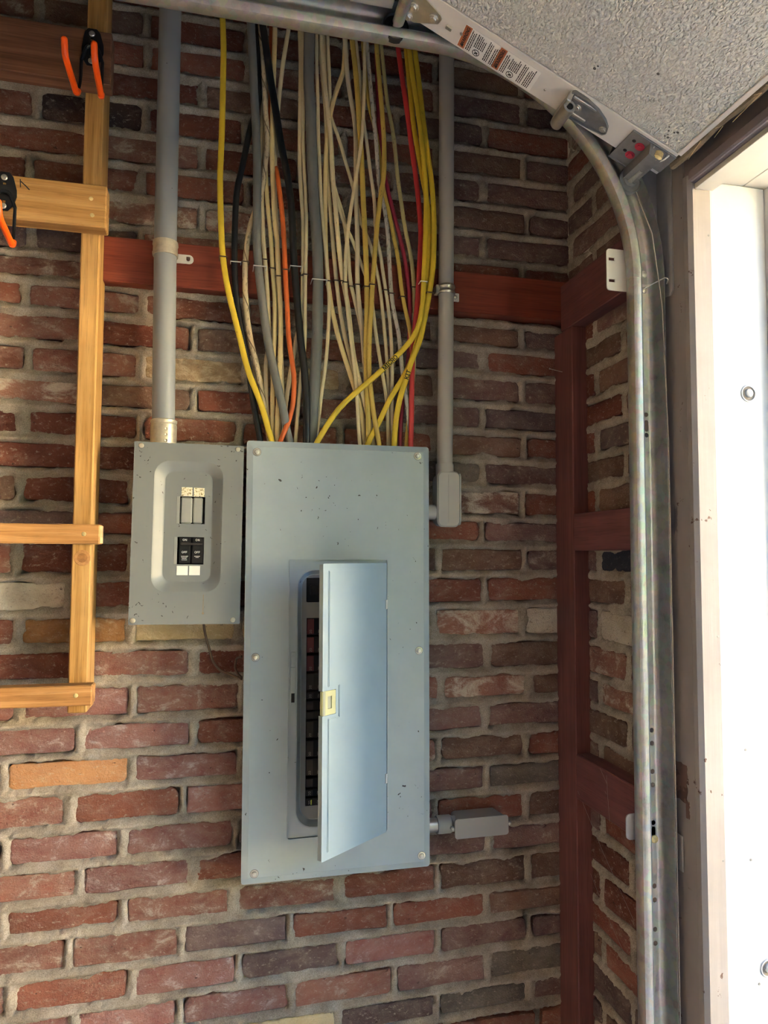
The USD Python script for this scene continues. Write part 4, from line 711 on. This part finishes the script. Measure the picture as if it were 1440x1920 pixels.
# the panel's door, hinged on the right of the recess and standing about 38 degrees open
DW, DZ0, DZ1 = .193, -.364, .1920
hx, hy = D1-.0008, -.1006; da = np.array([-.79, -.613, 0]); dn = np.array([.613, -.79, 0])
def on_door(poly, h0, h1):
    m = extrude(poly, h1-h0); v = m.vertices
    m.vertices = np.array([hx, hy, 0])+v[:, :1]*da+v[:, 1:2]*np.array([0, 0, 1.])+(v[:, 2:]+h0)*dn
    if m.volume < 0: m.invert()
    return m
LZ0, LZ1 = -.096, -.0495        # latch
sheet = rrect(0, DW, DZ0, DZ1, .002, 3).difference(sbox(DW-.037, LZ0, DW+.01, LZ1))
emb = sbox(.006, DZ0+.013, DW-.0145, DZ1-.013).difference(sbox(DW-.044, LZ0-.006, DW+.01, LZ1+.006)).buffer(-.003).buffer(.003, quad_segs=4)
V = [on_door(sheet, -.0012, 0)]
for k, (ins_, h) in enumerate(((0, .0006), (.0010, .0014), (.0020, .0021))): V.append(on_door(emb.buffer(-ins_), -.0005, h))
pd = lab(mesh('door', cat(*V), 'panel_door_grey', ep), 'small panel door standing ajar')
mesh('turned_edge', on_door(sbox(DW-.0015, DZ0+.002, DW, DZ1-.002).difference(sbox(DW-.037, LZ0, DW+.01, LZ1)), -.010, -.0002), 'panel_door_grey', pd)
mesh('latch', cat(on_door(rrect(DW-.0365, DW+.0003, LZ0+.0005, LZ1-.0005, .002, 3).difference(sbox(DW-.026, LZ0+.012, DW-.0145, LZ1-.011)), -.0060, .0002), on_door(sbox(DW-.0275, LZ0+.010, DW-.013, LZ1-.009), -.0065, -.0030)), 'olive_latch', pd)
mesh('latch_lip', cat(on_door(sbox(DW-.0070, LZ0+.001, DW-.0010, LZ1-.001), .0002, .0012), on_door(sbox(DW-.0272, LZ0+.0105, DW-.0145, LZ1-.0100), -.0028, -.0022)), 'olive_latch_dark', pd)
for hz in (.1050, -.2550):
    mesh('hinge', on_door(sbox(-.0010, hz-.0095, .0050, hz+.0095), -.0004, .0018), 'staple_white', pd)
mesh('stamped_ring', on_door(Point(DW-.028, -.020).buffer(.0095).difference(Point(DW-.028, -.020).buffer(.0089)), .0011, .0016), 'panel_door_grey', pd)

# thin brown wire from under the small box to the big panel
wp = rounded([(-.034, -.045, 1.374), (-.0300, -.030, 1.340), (-.0190, -.018, 1.300), (-.0120, -.012, 1.275), (.004, -.012, 1.256), (.030, -.018, 1.247), (.0470, -.040, 1.243)], .02, 6)
wr = mesh('ground_wire', cat(tube(wp, .0026, n=8), tube(rounded([(.0470, -.030, 1.288), (.036, -.020, 1.284), (.033, -.018, 1.262), (.040, -.022, 1.250), (.0470, -.040, 1.246)], .01, 5), .0026, n=8)), 'brown_wire')
tag(wr, 'thin brown wire drooping from under the small breaker box to the big panel', 'wire')

# ------------------------------------------------------------------ cables
ZP = 1.7305
TIES = {}
LED = [(0, 499), (1, 503), (2, 502), (3, 514), (4, 490), (5, 509), (6, 526), (8, 516), (9, 506), (10, 517), (11, 516), (12, 529), (13, 526), (15, 520), (16, 524), (18, 529), (20, 528), (21, 526), (22, 533), (23, 530), (24, 533), (25, 541), (26, 543), (27, 519), (30, 518), (31, 537)]
WHITE = {1, 3, 9, 12, 30}
curves = []
for i, (label, col, wd, th, Yc, pts) in enumerate(CABLES):
    P = np.array(pts); P = P[np.argsort(-P[:, 1])]
    top, bot = P[0], P[-1]
    sl = np.clip((P[0, 0]-P[1, 0])/(P[0, 1]-P[1, 1]), -.25, .25)
    P = np.vstack([[top[0]+sl*(2.795-top[1]), 2.795], P])
    if bot[1] > ZP: P = np.vstack([P, [bot[0]+(bot[0]-P[-2, 0])*.2, ZP]])
    else: P[-1, 1] = ZP
    z = P[::-1, 1]; keep = np.r_[True, np.diff(z) > 1e-4]; f = PchipInterpolator(z[keep], P[::-1, 0][keep])
    zz = np.linspace(ZP, 2.795, 150); xx = gaussian_filter1d(f(zz), 2.0, mode='nearest')
    g = np.random.default_rng(100+i); wav = gaussian_filter1d(g.normal(0, 1, 150), 14); wav = wav/np.abs(wav).max()*.003
    yy = np.full(150, Yc)+wav*(np.clip((2.05-zz)/.1, 0, 1)+np.clip((zz-2.18)/.1, 0, 1))
    if col == 'orange': yy += .028*np.clip((zz-2.315)/.05, 0, 1)
    k = np.clip((1.80-zz)/.07, 0, 1); yy = yy*(1-k)+np.clip(Yc, -.082, -.02)*k
    curves.append([np.c_[xx, yy, zz], wd*1.30, th*1.15])
# cables that cross lie over one another: move them apart in depth, the nearer one outwards, never into the brick or the ledger board
YS = np.array([c[0][:, 1] for c in curves]); XSC = np.array([c[0][:, 0] for c in curves]); WD = np.array([c[1] for c in curves]); TH = np.array([c[2] for c in curves])
LIM = -np.where((zz > 2.050) & (zz < 2.180), .0385, .010)
ORDER = YS.copy()
for it in range(60):
    PUSH = np.zeros_like(YS)
    for i in range(len(curves)):
        for j in range(i+1, len(curves)):
            ex = 1-np.abs(XSC[i]-XSC[j])/((WD[i]+WD[j])/2); need = (TH[i]+TH[j])/2*np.sqrt(np.clip(1-(1-np.clip(ex, 0, 1))**2, 0, 1))*1.03
            d = YS[j]-YS[i]; sg = np.where((ORDER[j]-ORDER[i] if 'orange' in (CABLES[i][1], CABLES[j][1]) else np.median(ORDER[j]-ORDER[i]))+.0001 > 0, 1, -1)
            lack = np.where(ex > 0, np.clip(need-d*sg, 0, .004), 0)*.30
            PUSH[j] += lack*sg; PUSH[i] -= lack*sg
    YS = YS+gaussian_filter1d(np.clip(PUSH, -.002, .002), 2.0, axis=1, mode='nearest')
    over = YS+TH[:, None]/2-LIM[None]; YS = np.where(over > 0, YS-over, YS)
    YS[:, :1] = np.clip(YS[:, :1], -.090, -.014)
YS = gaussian_filter1d(YS, 1.6, axis=1, mode='nearest')
for i, (label, col, wd, th, Yc, pts) in enumerate(CABLES):
    Q = curves[i][0]; Q[:, 1] = YS[i]; wd, th = curves[i][1:]
    flat = th < wd*.8
    o = thing('cable', label, 'cable', (Q[0, 0], Yc, ZP), group=None)
    O = (Q[0, 0], Yc, ZP)
    mesh('jacket', loc(tube(Q[::1 if col in ('cream_twist',) else 2], wd/2, th/2, n=14), O), 'jacket_'+col, o, smooth=60)
    if col == 'cream_twist':           # the fibre jacket's dark strand, wound round it
        a = np.linspace(0, 2*np.pi*11, 150); T = np.c_[Q[:, 0]+np.cos(a)*(wd/2-.0006), Q[:, 1]-np.sin(a)*(th/2-.0006), Q[:, 2]]
        mesh('fibre_strand', loc(tube(T, .0013, n=6), O), 'jacket_fibre', o)
    if 'MICRO' in label or 'KIT' in label and 'behind' not in label:
        word, zt = ('MICRO', 1.920) if 'MICRO' in label else ('KIT', 1.905)
        j = int(np.argmin(np.abs(zz-zt))); d = Q[j+3]-Q[j-3]; d[1] = 0; d /= np.linalg.norm(d)
        up_ = np.cross([0, -1, 0], d) if 0 else np.array([-d[2], 0, d[0]])
        mesh('handwriting', loc(text_on(word, .0092, Q[j]+np.array([0, -th/2-.0001, 0]), d, up_, .0004, True), O), 'ink_black', o)
for i, zp in LED:
    Q, wd, th = curves[i]
    z = 2.1135-(zp-517)*.00108
    j = int(np.argmin(np.abs(Q[:, 2]-z))); x, y = Q[j, 0], Q[j, 1]; fr = y-th/2
    rad = th > wd*.75
    a, b = x-wd/2-.0025, x+wd/2+(.0075 if i in WHITE and rad else .0025)
    m = cat(rbox(a, b, fr-.0016, fr-.0001, z-.0012, z+.0012, .0004), rbox(a, a+.0014, fr-.0008, -.0375, z-.0012, z+.0012, .0003), rbox(b-.0014, b, fr-.0008, -.0375, z-.0012, z+.0012, .0003))
    short = CABLES[i][0]
    s = mesh('cable_staple', m, 'staple_white' if i in WHITE else 'staple_brown')
    tag(s, ('white' if i in WHITE else 'brown')+' staple over the '+' '.join(short.split()[:11]), 'staple', 'cable staples on the ledger')

# ------------------------------------------------------------------ garage door track
TX, TY, TZ, TR = .7365, -.437, 1.992, .4000         # centre of the upright channel, its web, height where the bend starts, radius of the bend
prof = np.array([(-.0120, .0235), (-.0125, .0275), (-.0165, .0303), (-.0235, .0300), (-.0288, .0268), (-.0312, .0205), (-.0310, .0085), (-.0280, .0016), (-.0225, 0), (.0140, 0), (.0195, .0018), (.0248, .0075), (.0275, .0155), (.0300, .0270), (.0306, .0312)])
def sheet_profile(P, t=.0016):
    d = np.gradient(P, axis=0); d /= np.linalg.norm(d, axis=1, keepdims=True); nrm = np.c_[-d[:, 1], d[:, 0]]
    return np.vstack([P, (P+nrm*t)[::-1]])
SP = sheet_profile(prof)
def sweep_track(path):
    """path: list of (x, z, ux, uz): centre and outward direction"""
    R = []
    for (x, z, ux, uz) in path: R.append(np.c_[x+SP[:, 0]*ux, TY-SP[:, 1], z+SP[:, 0]*uz])
    n = len(SP); V = np.vstack(R); F = []
    for i in range(len(R)-1):
        for j in range(n):
            k = (j+1) % n; F += [(i*n+j, i*n+k, (i+1)*n+k), (i*n+j, (i+1)*n+k, (i+1)*n+j)]
    h = len(prof)
    for base, flip in ((0, False), ((len(R)-1)*n, True)):
        for j in range(h-1):
            q = [(base+j, base+j+1, base+n-2-j), (base+j, base+n-2-j, base+n-1-j)]
            F += [f[::-1] if flip else f for f in q]
    m = trimesh.Trimesh(V, F, process=False)
    if m.volume < 0: m.invert()
    return m
tk = thing('door_track', 'galvanised steel track that runs up beside the door opening and bends overhead', 'track', (TX, TY, 0))
TO = (TX, TY, 0)
vert = extrude(Polygon(np.c_[TX+SP[:, 0], TY-SP[:, 1]]).buffer(0), 1.99); vert.apply_translation((0, 0, .01))
zw = lambda py: 1.5-(py-1056)*.000932            # heights on the web as measured
hol = []
for py in (778, 818, 1380, 1404, 1456, 1481, 1665, 1690, 1743, 1768, 1550): hol.append(cyl((TX+.0082, TY-.01, zw(py)), (TX+.0082, TY+.01, zw(py)), .0042, 16))
for (p0, p1) in ((792, 808), (1560, 1572)): hol.append(poly_y(rrect(TX+.0044, TX+.0120, zw(p1)-.003, zw(p0)+.003, .0036, 4), TY-.01, TY+.01))
try:
    vert = cut(vert, *hol)
except Exception as e: print('track holes', e)
mesh('upright_rail', loc(vert, TO), 'galvanised', tk)
ang = np.linspace(0, np.pi/2, 40); cx0 = TX-TR
path = [(TX, 2.0004, 1, 0)]+[(cx0+TR*math.cos(a), 2.0008+TR*math.sin(a), math.cos(a), math.sin(a)) for a in ang[1:]]
path += [(x, 2.4008-(cx0-x)*.0045, 0, 1) for x in (cx0-.2, cx0-1.0, -1.9)]
mesh('bent_rail', loc(sweep_track(path), TO), 'galvanised', tk)
for z in (2.019, 1.989): mesh('rivet', loc(lathe((TX+.0085, TY-.001, z), (0, -1, 0), [(0, .0062), (.0016, .0058), (.0026, .004), (.003, 0)], 18), TO), 'screw_metal', tk)
mesh('splice_plate', loc(rbox(TX-.021, TX+.013, TY-.0010, TY-.0002, 1.975, 2.003, .0002), TO), 'zinc', tk)
mesh('bolt_head', loc(lathe((TX+.0095, TY-.001, zw(1580)), (0, -1, 0), [(0, .0072), (.002, .0068), (.0035, .0045), (.004, 0)], 18), TO), 'brass_bolt', tk)
ub = poly_y(rrect(.672, TX+.02, 1.985, 2.062, .006, 3).difference(sbox(.676, 2.040, .688, 2.046)).difference(sbox(.676, 2.000, .688, 2.006)), TY+.0022, TY+.0048)
lab(mesh('bracket', loc(cat(ub, rbox(TX, XF, TY+.0022, TY+.0048, 1.99, 2.055, .0005)), TO), 'staple_white', tk), 'pale bracket with two slots behind the upper end of the upright rail')
lab(mesh('bracket', loc(cat(poly_y(rrect(.6945, TX+.02, 1.012, 1.056, .008, 4), TY+.0022, TY+.0048), rbox(TX, XF, TY+.0022, TY+.0048, 1.012, 1.056, .0005), rbox(XF-.003, XF-.0003, -.470, TY+.0048, .965, 1.025, .0008)), TO), 'angle_grey', tk), 'grey bracket low on the upright rail with its foot on the jamb')
an = poly_y(Polygon([(0, 0), (.068, 0), (.068, .40), (0, .40)]), 0, .003)
lab(mesh('flag_bracket', loc(cat(trimesh.convex.convex_hull(np.array([(x, y, z) for x in (XF-.0032, XF-.0004) for (y, z) in ((-.395, 1.985), (-.466, 1.972), (-.474, 1.980), (-.474, 2.42), (-.395, 2.42))])), rbox(XF-.03, XF-.0005, TY+.005, TY+.0078, 2.06, 2.42, .0005)), TO), 'angle_grey', tk), 'grey steel angle standing on the jamb')
mesh('wire_pin', loc(tube(rounded([(TX-.004, TY-.002, 1.985), (TX+.012, TY-.016, 1.994), (TX+.030, TY-.033, 2.003), (TX+.036, TY-.034, 2.000), (TX+.034, TY-.030, 1.992)], .006, 5), .0011, n=8), TO), 'screw_metal', tk)
mesh('bolt_head', loc(cat(lathe((-.020, TY-.0006, 2.4005), (0, -1, 0), [(0, .0055), (.0014, .005), (.0018, 0)], 16)), TO), 'brown_wire', tk)

# ------------------------------------------------------------------ garage door, half way round the bend
P0 = np.array([.749, -.487, 2.178]); ES = np.array([-.9077, 0, .4196]); ET = np.array([0, -1., 0]); EN = np.array([-.4196, 0, -.9077])
def D(s, t, h=0.0): return P0+ES*s+ET*t+EN*h
def dbox(s0, s1, t0, t1, h0, h1, b=.0008):
    m = rbox(s0, s1, t0, t1, h0, h1, b); v = m.vertices; m.vertices = P0+v[:, :1]*ES+v[:, 1:2]*ET+v[:, 2:]*EN
    if m.volume < 0: m.invert()
    return m
def dpoly(poly, h0, h1):
    m = extrude(poly, h1-h0); v = m.vertices; m.vertices = P0+v[:, :1]*ES+v[:, 1:2]*ET+(v[:, 2:]+h0)*EN
    if m.volume < 0: m.invert()
    return m
gd = thing('garage_door', 'beige sectional garage door with a pebbled inner face, raised overhead', 'garage door', P0)
def gloc(m): return loc(m, P0)
TW, SL = 2.68, .533
sec = lab(mesh('section', gloc(dbox(.012, SL, .0655, TW-.0655, -.044, 0, .001)), 'door_stucco', gd), 'bottom section with a pebbled beige face')
mesh('end_stile', gloc(dbox(.008, SL, 0, .0640, -.044, .0006, .0012)), 'door_metal', sec)
mesh('end_stile', gloc(dbox(.008, SL, TW-.0640, TW, -.044, .0006, .0012)), 'door_metal', sec)
mesh('bottom_rail', gloc(dbox(.004, .0125, .0645, TW, -.046, .0022, .001)), 'door_metal', sec)
seal = []
tt = np.linspace(.03, TW, 120)
for k in range(1): seal.append(tube(np.array([D(-.004+.002*math.sin(9*t)+.0012*math.sin(53*t), t, -.012+.003*math.sin(31*t)) for t in tt]), .0075, .011, n=10, up=EN))
lab(mesh('bottom_seal', gloc(cat(*seal)), 'rubber', gd), 'frayed dirty rubber seal along the bottom edge')
fz = []
for k in range(18):
    t = float(rg.uniform(.10, .9)); a = D(.002, t, .002); fz.append(tube(np.array([a, a+np.array([.004, float(rg.normal(0, .012)), -.003]), a+np.array([.008, float(rg.normal(0, .02)), -.006])]), .0005, n=5))
o = mesh('straw_debris', gloc(cat(*fz)), 'straw', gd); o.SetCustomDataByKey('kind', 'stuff')
# next sections, lying flat on the overhead track
Q0 = D(SL+.004, 0)
for k in range(3):
    x1 = Q0[0]-.004-k*.537; zb = Q0[2]+.002-k*.002
    s_ = mesh('section', gloc(rbox(x1-.531, x1, P0[1]-TW+.0655, P0[1]-.0655, zb, zb+.044, .001)), 'door_stucco', gd)
    mesh('end_stile', gloc(rbox(x1-.531, x1, P0[1]-.064, P0[1], zb-.0006, zb+.044, .0012)), 'door_metal', s_)
# hinge at the section joint with its roller
tri = Polygon([(.462, .022), (.459, .034), (.463, .040), (.532, .0660), (.532, -.003), (.500, -.003)]).buffer(-.003).buffer(.003, quad_segs=4)
hg = lab(mesh('hinge', gloc(cat(dpoly(tri, .0008, .0030), rbox(Q0[0]-.075, Q0[0]-.004, P0[1]-.066, P0[1]+.003, Q0[2]-.0020, Q0[2]+.0005, .0008))), 'zinc', gd), 'three cornered plate of the end hinge at the section joint')
for (s, t) in ((.508, .026), (.512, .003), (.472, .028)): mesh('hinge_bolt', gloc(hexbolt(D(s, t, .003), EN, .0056, .0048)), 'screw_metal', hg)
RC = np.array([.2645, 0, 2.3905])
mesh('roller_tube', gloc(lathe((RC[0]+.006, -.575, RC[2]), (0, 1, 0), [(0, .0055), (0, .0098), (.1020, .0098), (.1040, .0085), (.1040, .0055)], 24)), 'galvanised', hg)
mesh('roller_stem', gloc(lathe((RC[0]+.004, -.50, RC[2]), (0, 1, 0), [(0, .0052), (.04, .0052), (.041, .0075), (.046, .0075), (.047, 0)], 18)), 'screw_metal', hg)
mesh('roller_wheel', gloc(lathe((RC[0]+.004, -.4640, RC[2]), (0, 1, 0), [(0, .006), (0, .0120), (.003, .0130), (.003, .0200), (.0005, .0225), (.004, .0238), (.012, .0232), (.014, .010), (.014, 0)], 32)), 'black_plastic', hg)
# empty middle hinge on the stile
hp = Polygon([(.221, .050), (.215, .0600), (.190, .0595), (.165, .054), (.145, .044), (.133, .033), (.129, .022), (.133, .015), (.150, .0125), (.175, .0100), (.205, .006), (.2185, .010)]).buffer(-.003).buffer(.004, quad_segs=4)
rim = hp.difference(hp.buffer(-.0022))
mh = lab(mesh('hinge_bracket', gloc(cat(dpoly(hp, .0007, .0024), dpoly(rim, .0020, .0062))), 'dull_bracket', gd), 'leaf shaped steel bracket with an empty roller tube')
mesh('bracket_rib', gloc(cat(dbox(.166, .212, .0470, .0530, .0022, .0050, .0012), dbox(.170, .208, .0150, .0205, .0022, .0050, .0012))), 'zinc', mh)
mesh('bracket_arm', gloc(cat(dbox(.2140, .2215, -.004, .0560, .0007, .0200, .0014))), 'zinc', mh)
mesh('roller_tube', gloc(lathe(D(.2100, .0440, .0175), -ET, [(0, .0062), (0, .0105), (.0015, .0108), (.0500, .0108), (.0515, .0095), (.0515, .002), (.0470, .001)], 26)), 'zinc', mh)
mesh('tube_mouth', gloc(lathe(D(.2100, .0425, .0175), ET, [(0, .0064), (.0003, 0)], 20)), 'hole_dark', mh)
for (s, t) in ((.137, .0235), (.196, .0330)): mesh('hinge_bolt', gloc(hexbolt(D(s, t, .0024), EN, .0048, .0036)), 'screw_metal', mh)
# bottom corner bracket, with the last roller in the bend
cb = lab(mesh('corner_bracket', gloc(cat(dbox(.040, .0970, -.018, .0585, .0008, .0036, .0008), dbox(.008, .0415, .0100, .0585, .0008, .0036, .0008), dbox(.0560, .0975, -.0225, -.0180, -.030, .0036, .0008))), 'dull_bracket', gd), 'grey steel bottom corner bracket')
arm = [D(.043, .0565, .012), D(.043, .020, .014), D(.0410, -.012, .013), D(.0380, -.043, .006)]
mesh('bracket_hood', gloc(trimesh.convex.convex_hull(np.vstack([D(s, t, h) for (s, t, h) in ((.060, .056, .002), (.060, -.034, .002), (.026, .056, .002), (.026, -.043, .002), (.055, .056, .023), (.054, -.034, .021), (.031, .056, .023), (.032, -.041, .021), (.058, -.038, .011), (.028, -.047, .011), (.042, -.048, .014))]))), 'dull_bracket', cb)
for (s, t) in ((.0685, .0365), (.0705, .0095)): lab(mesh('red_screw', gloc(hexbolt(D(s, t, .0036), EN, .0058, .0036)), 'red_screw', cb), 'red painted bolt head')
for (s, t) in ((.083, .040), (.083, .012), (.0420, -.010)): mesh('bracket_hole', gloc(lathe(D(s, t, .0037 if s > .05 else .0195), EN, [(0, .0034), (.0004, .0030), (.0002, 0)], 14)), 'hole_dark', cb)
mesh('cable_pin', gloc(cat(lathe(D(.0380, .0530, .010), EN, [(0, .0080), (.010, .0078), (.0115, .0055), (.0125, .005), (.013, 0)], 20))), 'brass_bolt', cb)
mesh('pin_loop', gloc(tube(rounded([D(.052, .058, .006), D(.049, .043, .016), D(.040, .040, .018), D(.026, .050, .016), D(.022, .058, .006)], .012, 5), .0020, n=8)), 'zinc', cb)
rc2 = np.array([.7045, 0, 2.1785])
mesh('roller_stem', gloc(lathe((rc2[0], -.500, rc2[2]), (0, 1, 0), [(0, .0055), (.046, .0055), (.046, 0)], 16)), 'screw_metal', cb)
mesh('roller_wheel', gloc(lathe((rc2[0], -.4640, rc2[2]), (0, 1, 0), [(0, .006), (0, .0120), (.003, .0130), (.003, .0195), (.0005, .0215), (.004, .0228), (.012, .0222), (.014, .010), (.014, 0)], 30)), 'dull_bracket', cb)
mesh('lift_cable', gloc(tube(np.array([D(.036, -.030, .012), (.742, -.470, 2.08), (.760, -.4695, 1.95), (.768, -.4690, 1.70), (.770, -.469, .05)]), .0011, n=6)), 'screw_metal', cb)
# warning labels on the stile
def warn(s0):
    """one label 9 cm long reading across the stile; local u runs down the stile"""
    base = mesh('warning_label', gloc(dpoly(rrect(s0-.078, s0, .0050, .0520, .002, 3), .0006, .0010)), 'label_paper', sec)
    mesh('orange_band', gloc(dpoly(sbox(s0-.0135, .0055, s0-.0015, .0515), .0010, .0013)), 'label_orange', base)
    ink = [text_on('WARNING', .0055, D(s0-.0078, .0305, .0013), ET, ES*1.0, .0003, True)]
    ink.append(dpoly(Polygon([(s0-.0105, .0075), (s0-.0105, .0135), (s0-.0050, .0105)]), .0013, .0016))
    for (a, t0, t1, n) in ((.0165, .007, .050, 3), (.0275, .021, .050, 6), (.0495, .007, .050, 3), (.0610, .007, .050, 4)):
        for k in range(n):
            s = s0-a-k*.0031; t = t0; e_ = t1-float(rg.uniform(0, .010))
            while t < e_:
                q = float(rg.uniform(.002, .006)); ink.append(dbox(s-.0008, s+.0008, t, min(t+q, e_), .0010, .0013, .0001)); t += q+.0009
    c0 = Point(s0-.0345, .0120); ink.append(dpoly(c0.buffer(.0064).difference(c0.buffer(.0054)), .0010, .0013))
    c = np.array([s0-.0345, .0120])
    ink.append(dpoly(Polygon([(c[0]-.0045, c[1]-.0040), (c[0]-.0040, c[1]-.0046), (c[0]+.0045, c[1]+.0040), (c[0]+.0040, c[1]+.0046)]), .0010, .0013))
    ink.append(dpoly(Point(c[0]+.0012, c[1]-.0018).buffer(.0013), .0010, .0013)); ink.append(dpoly(sbox(c[0]-.003, c[1]-.001, c[0]+.001, c[1]+.0014), .0010, .0013))
    mesh('print', gloc(cat(*ink)), 'ink_black', base)
warn(.4215); warn(.3555)
for (s, t, r, h) in ((.2570, .025, .0022, .0010), (.4210, .029, .0030, .0012)): mesh('rivet', gloc(lathe(D(s, t, .0006), EN, [(0, r), (h, r*.8), (h*1.2, 0)], 12)), 'zinc', sec)
mesh('clip', gloc(cat(dbox(.438, .449, .0235, .0315, .0006, .0045, .001))), 'zinc', sec)
gr = []
for (s, t) in ((.0480, .086), (.0520, .093), (.0445, .081), (.0500, .080), (.0390, .100), (.0430, .096), (.2120, .115), (.2100, .122), (.1300, .1700), (.1180, .127), (.0560, .100)): gr.append(lathe(D(s, t, 0), EN, [(0, float(rg.uniform(.001, .0028))), (.0003, .001), (.0004, 0)], 7))
o = mesh('grime_spots', gloc(cat(*gr)), 'door_grime', sec); o.SetCustomDataByKey('kind', 'stuff')

# bits on the corner post and cobweb threads
tag(mesh('nail', cat(cyl((.771, -.001, 1.959), (.7865, -.052, 1.937), .0009, 8), cyl((.7707, .0, 1.9595), (.7713, -.0015, 1.959), .0022, 10)), 'web'), 'thin pale nail sticking out of the brick beside the corner post', 'nail')
th_ = []
for (p, q) in (((.779, -.20, 1.063), (.800, -.345, .90)), ((.781, -.215, 1.02), (.80, -.30, .955)), ((.781, -.10, .985), (.815, -.26, .78)), ((.815, -.09, .80), (.815, -.22, .70)), ((.781, -.222, 1.055), (.781, -.232, .965))):
    p, q = np.array(p), np.array(q); th_.append(tube(np.array([p, (p+q)/2-[0, 0, .006], q]), .00028, n=5))
tag(mesh('cobweb', cat(*th_), 'web'), 'dusty cobweb threads under the low red board on the right wall', 'cobweb', kind='stuff')
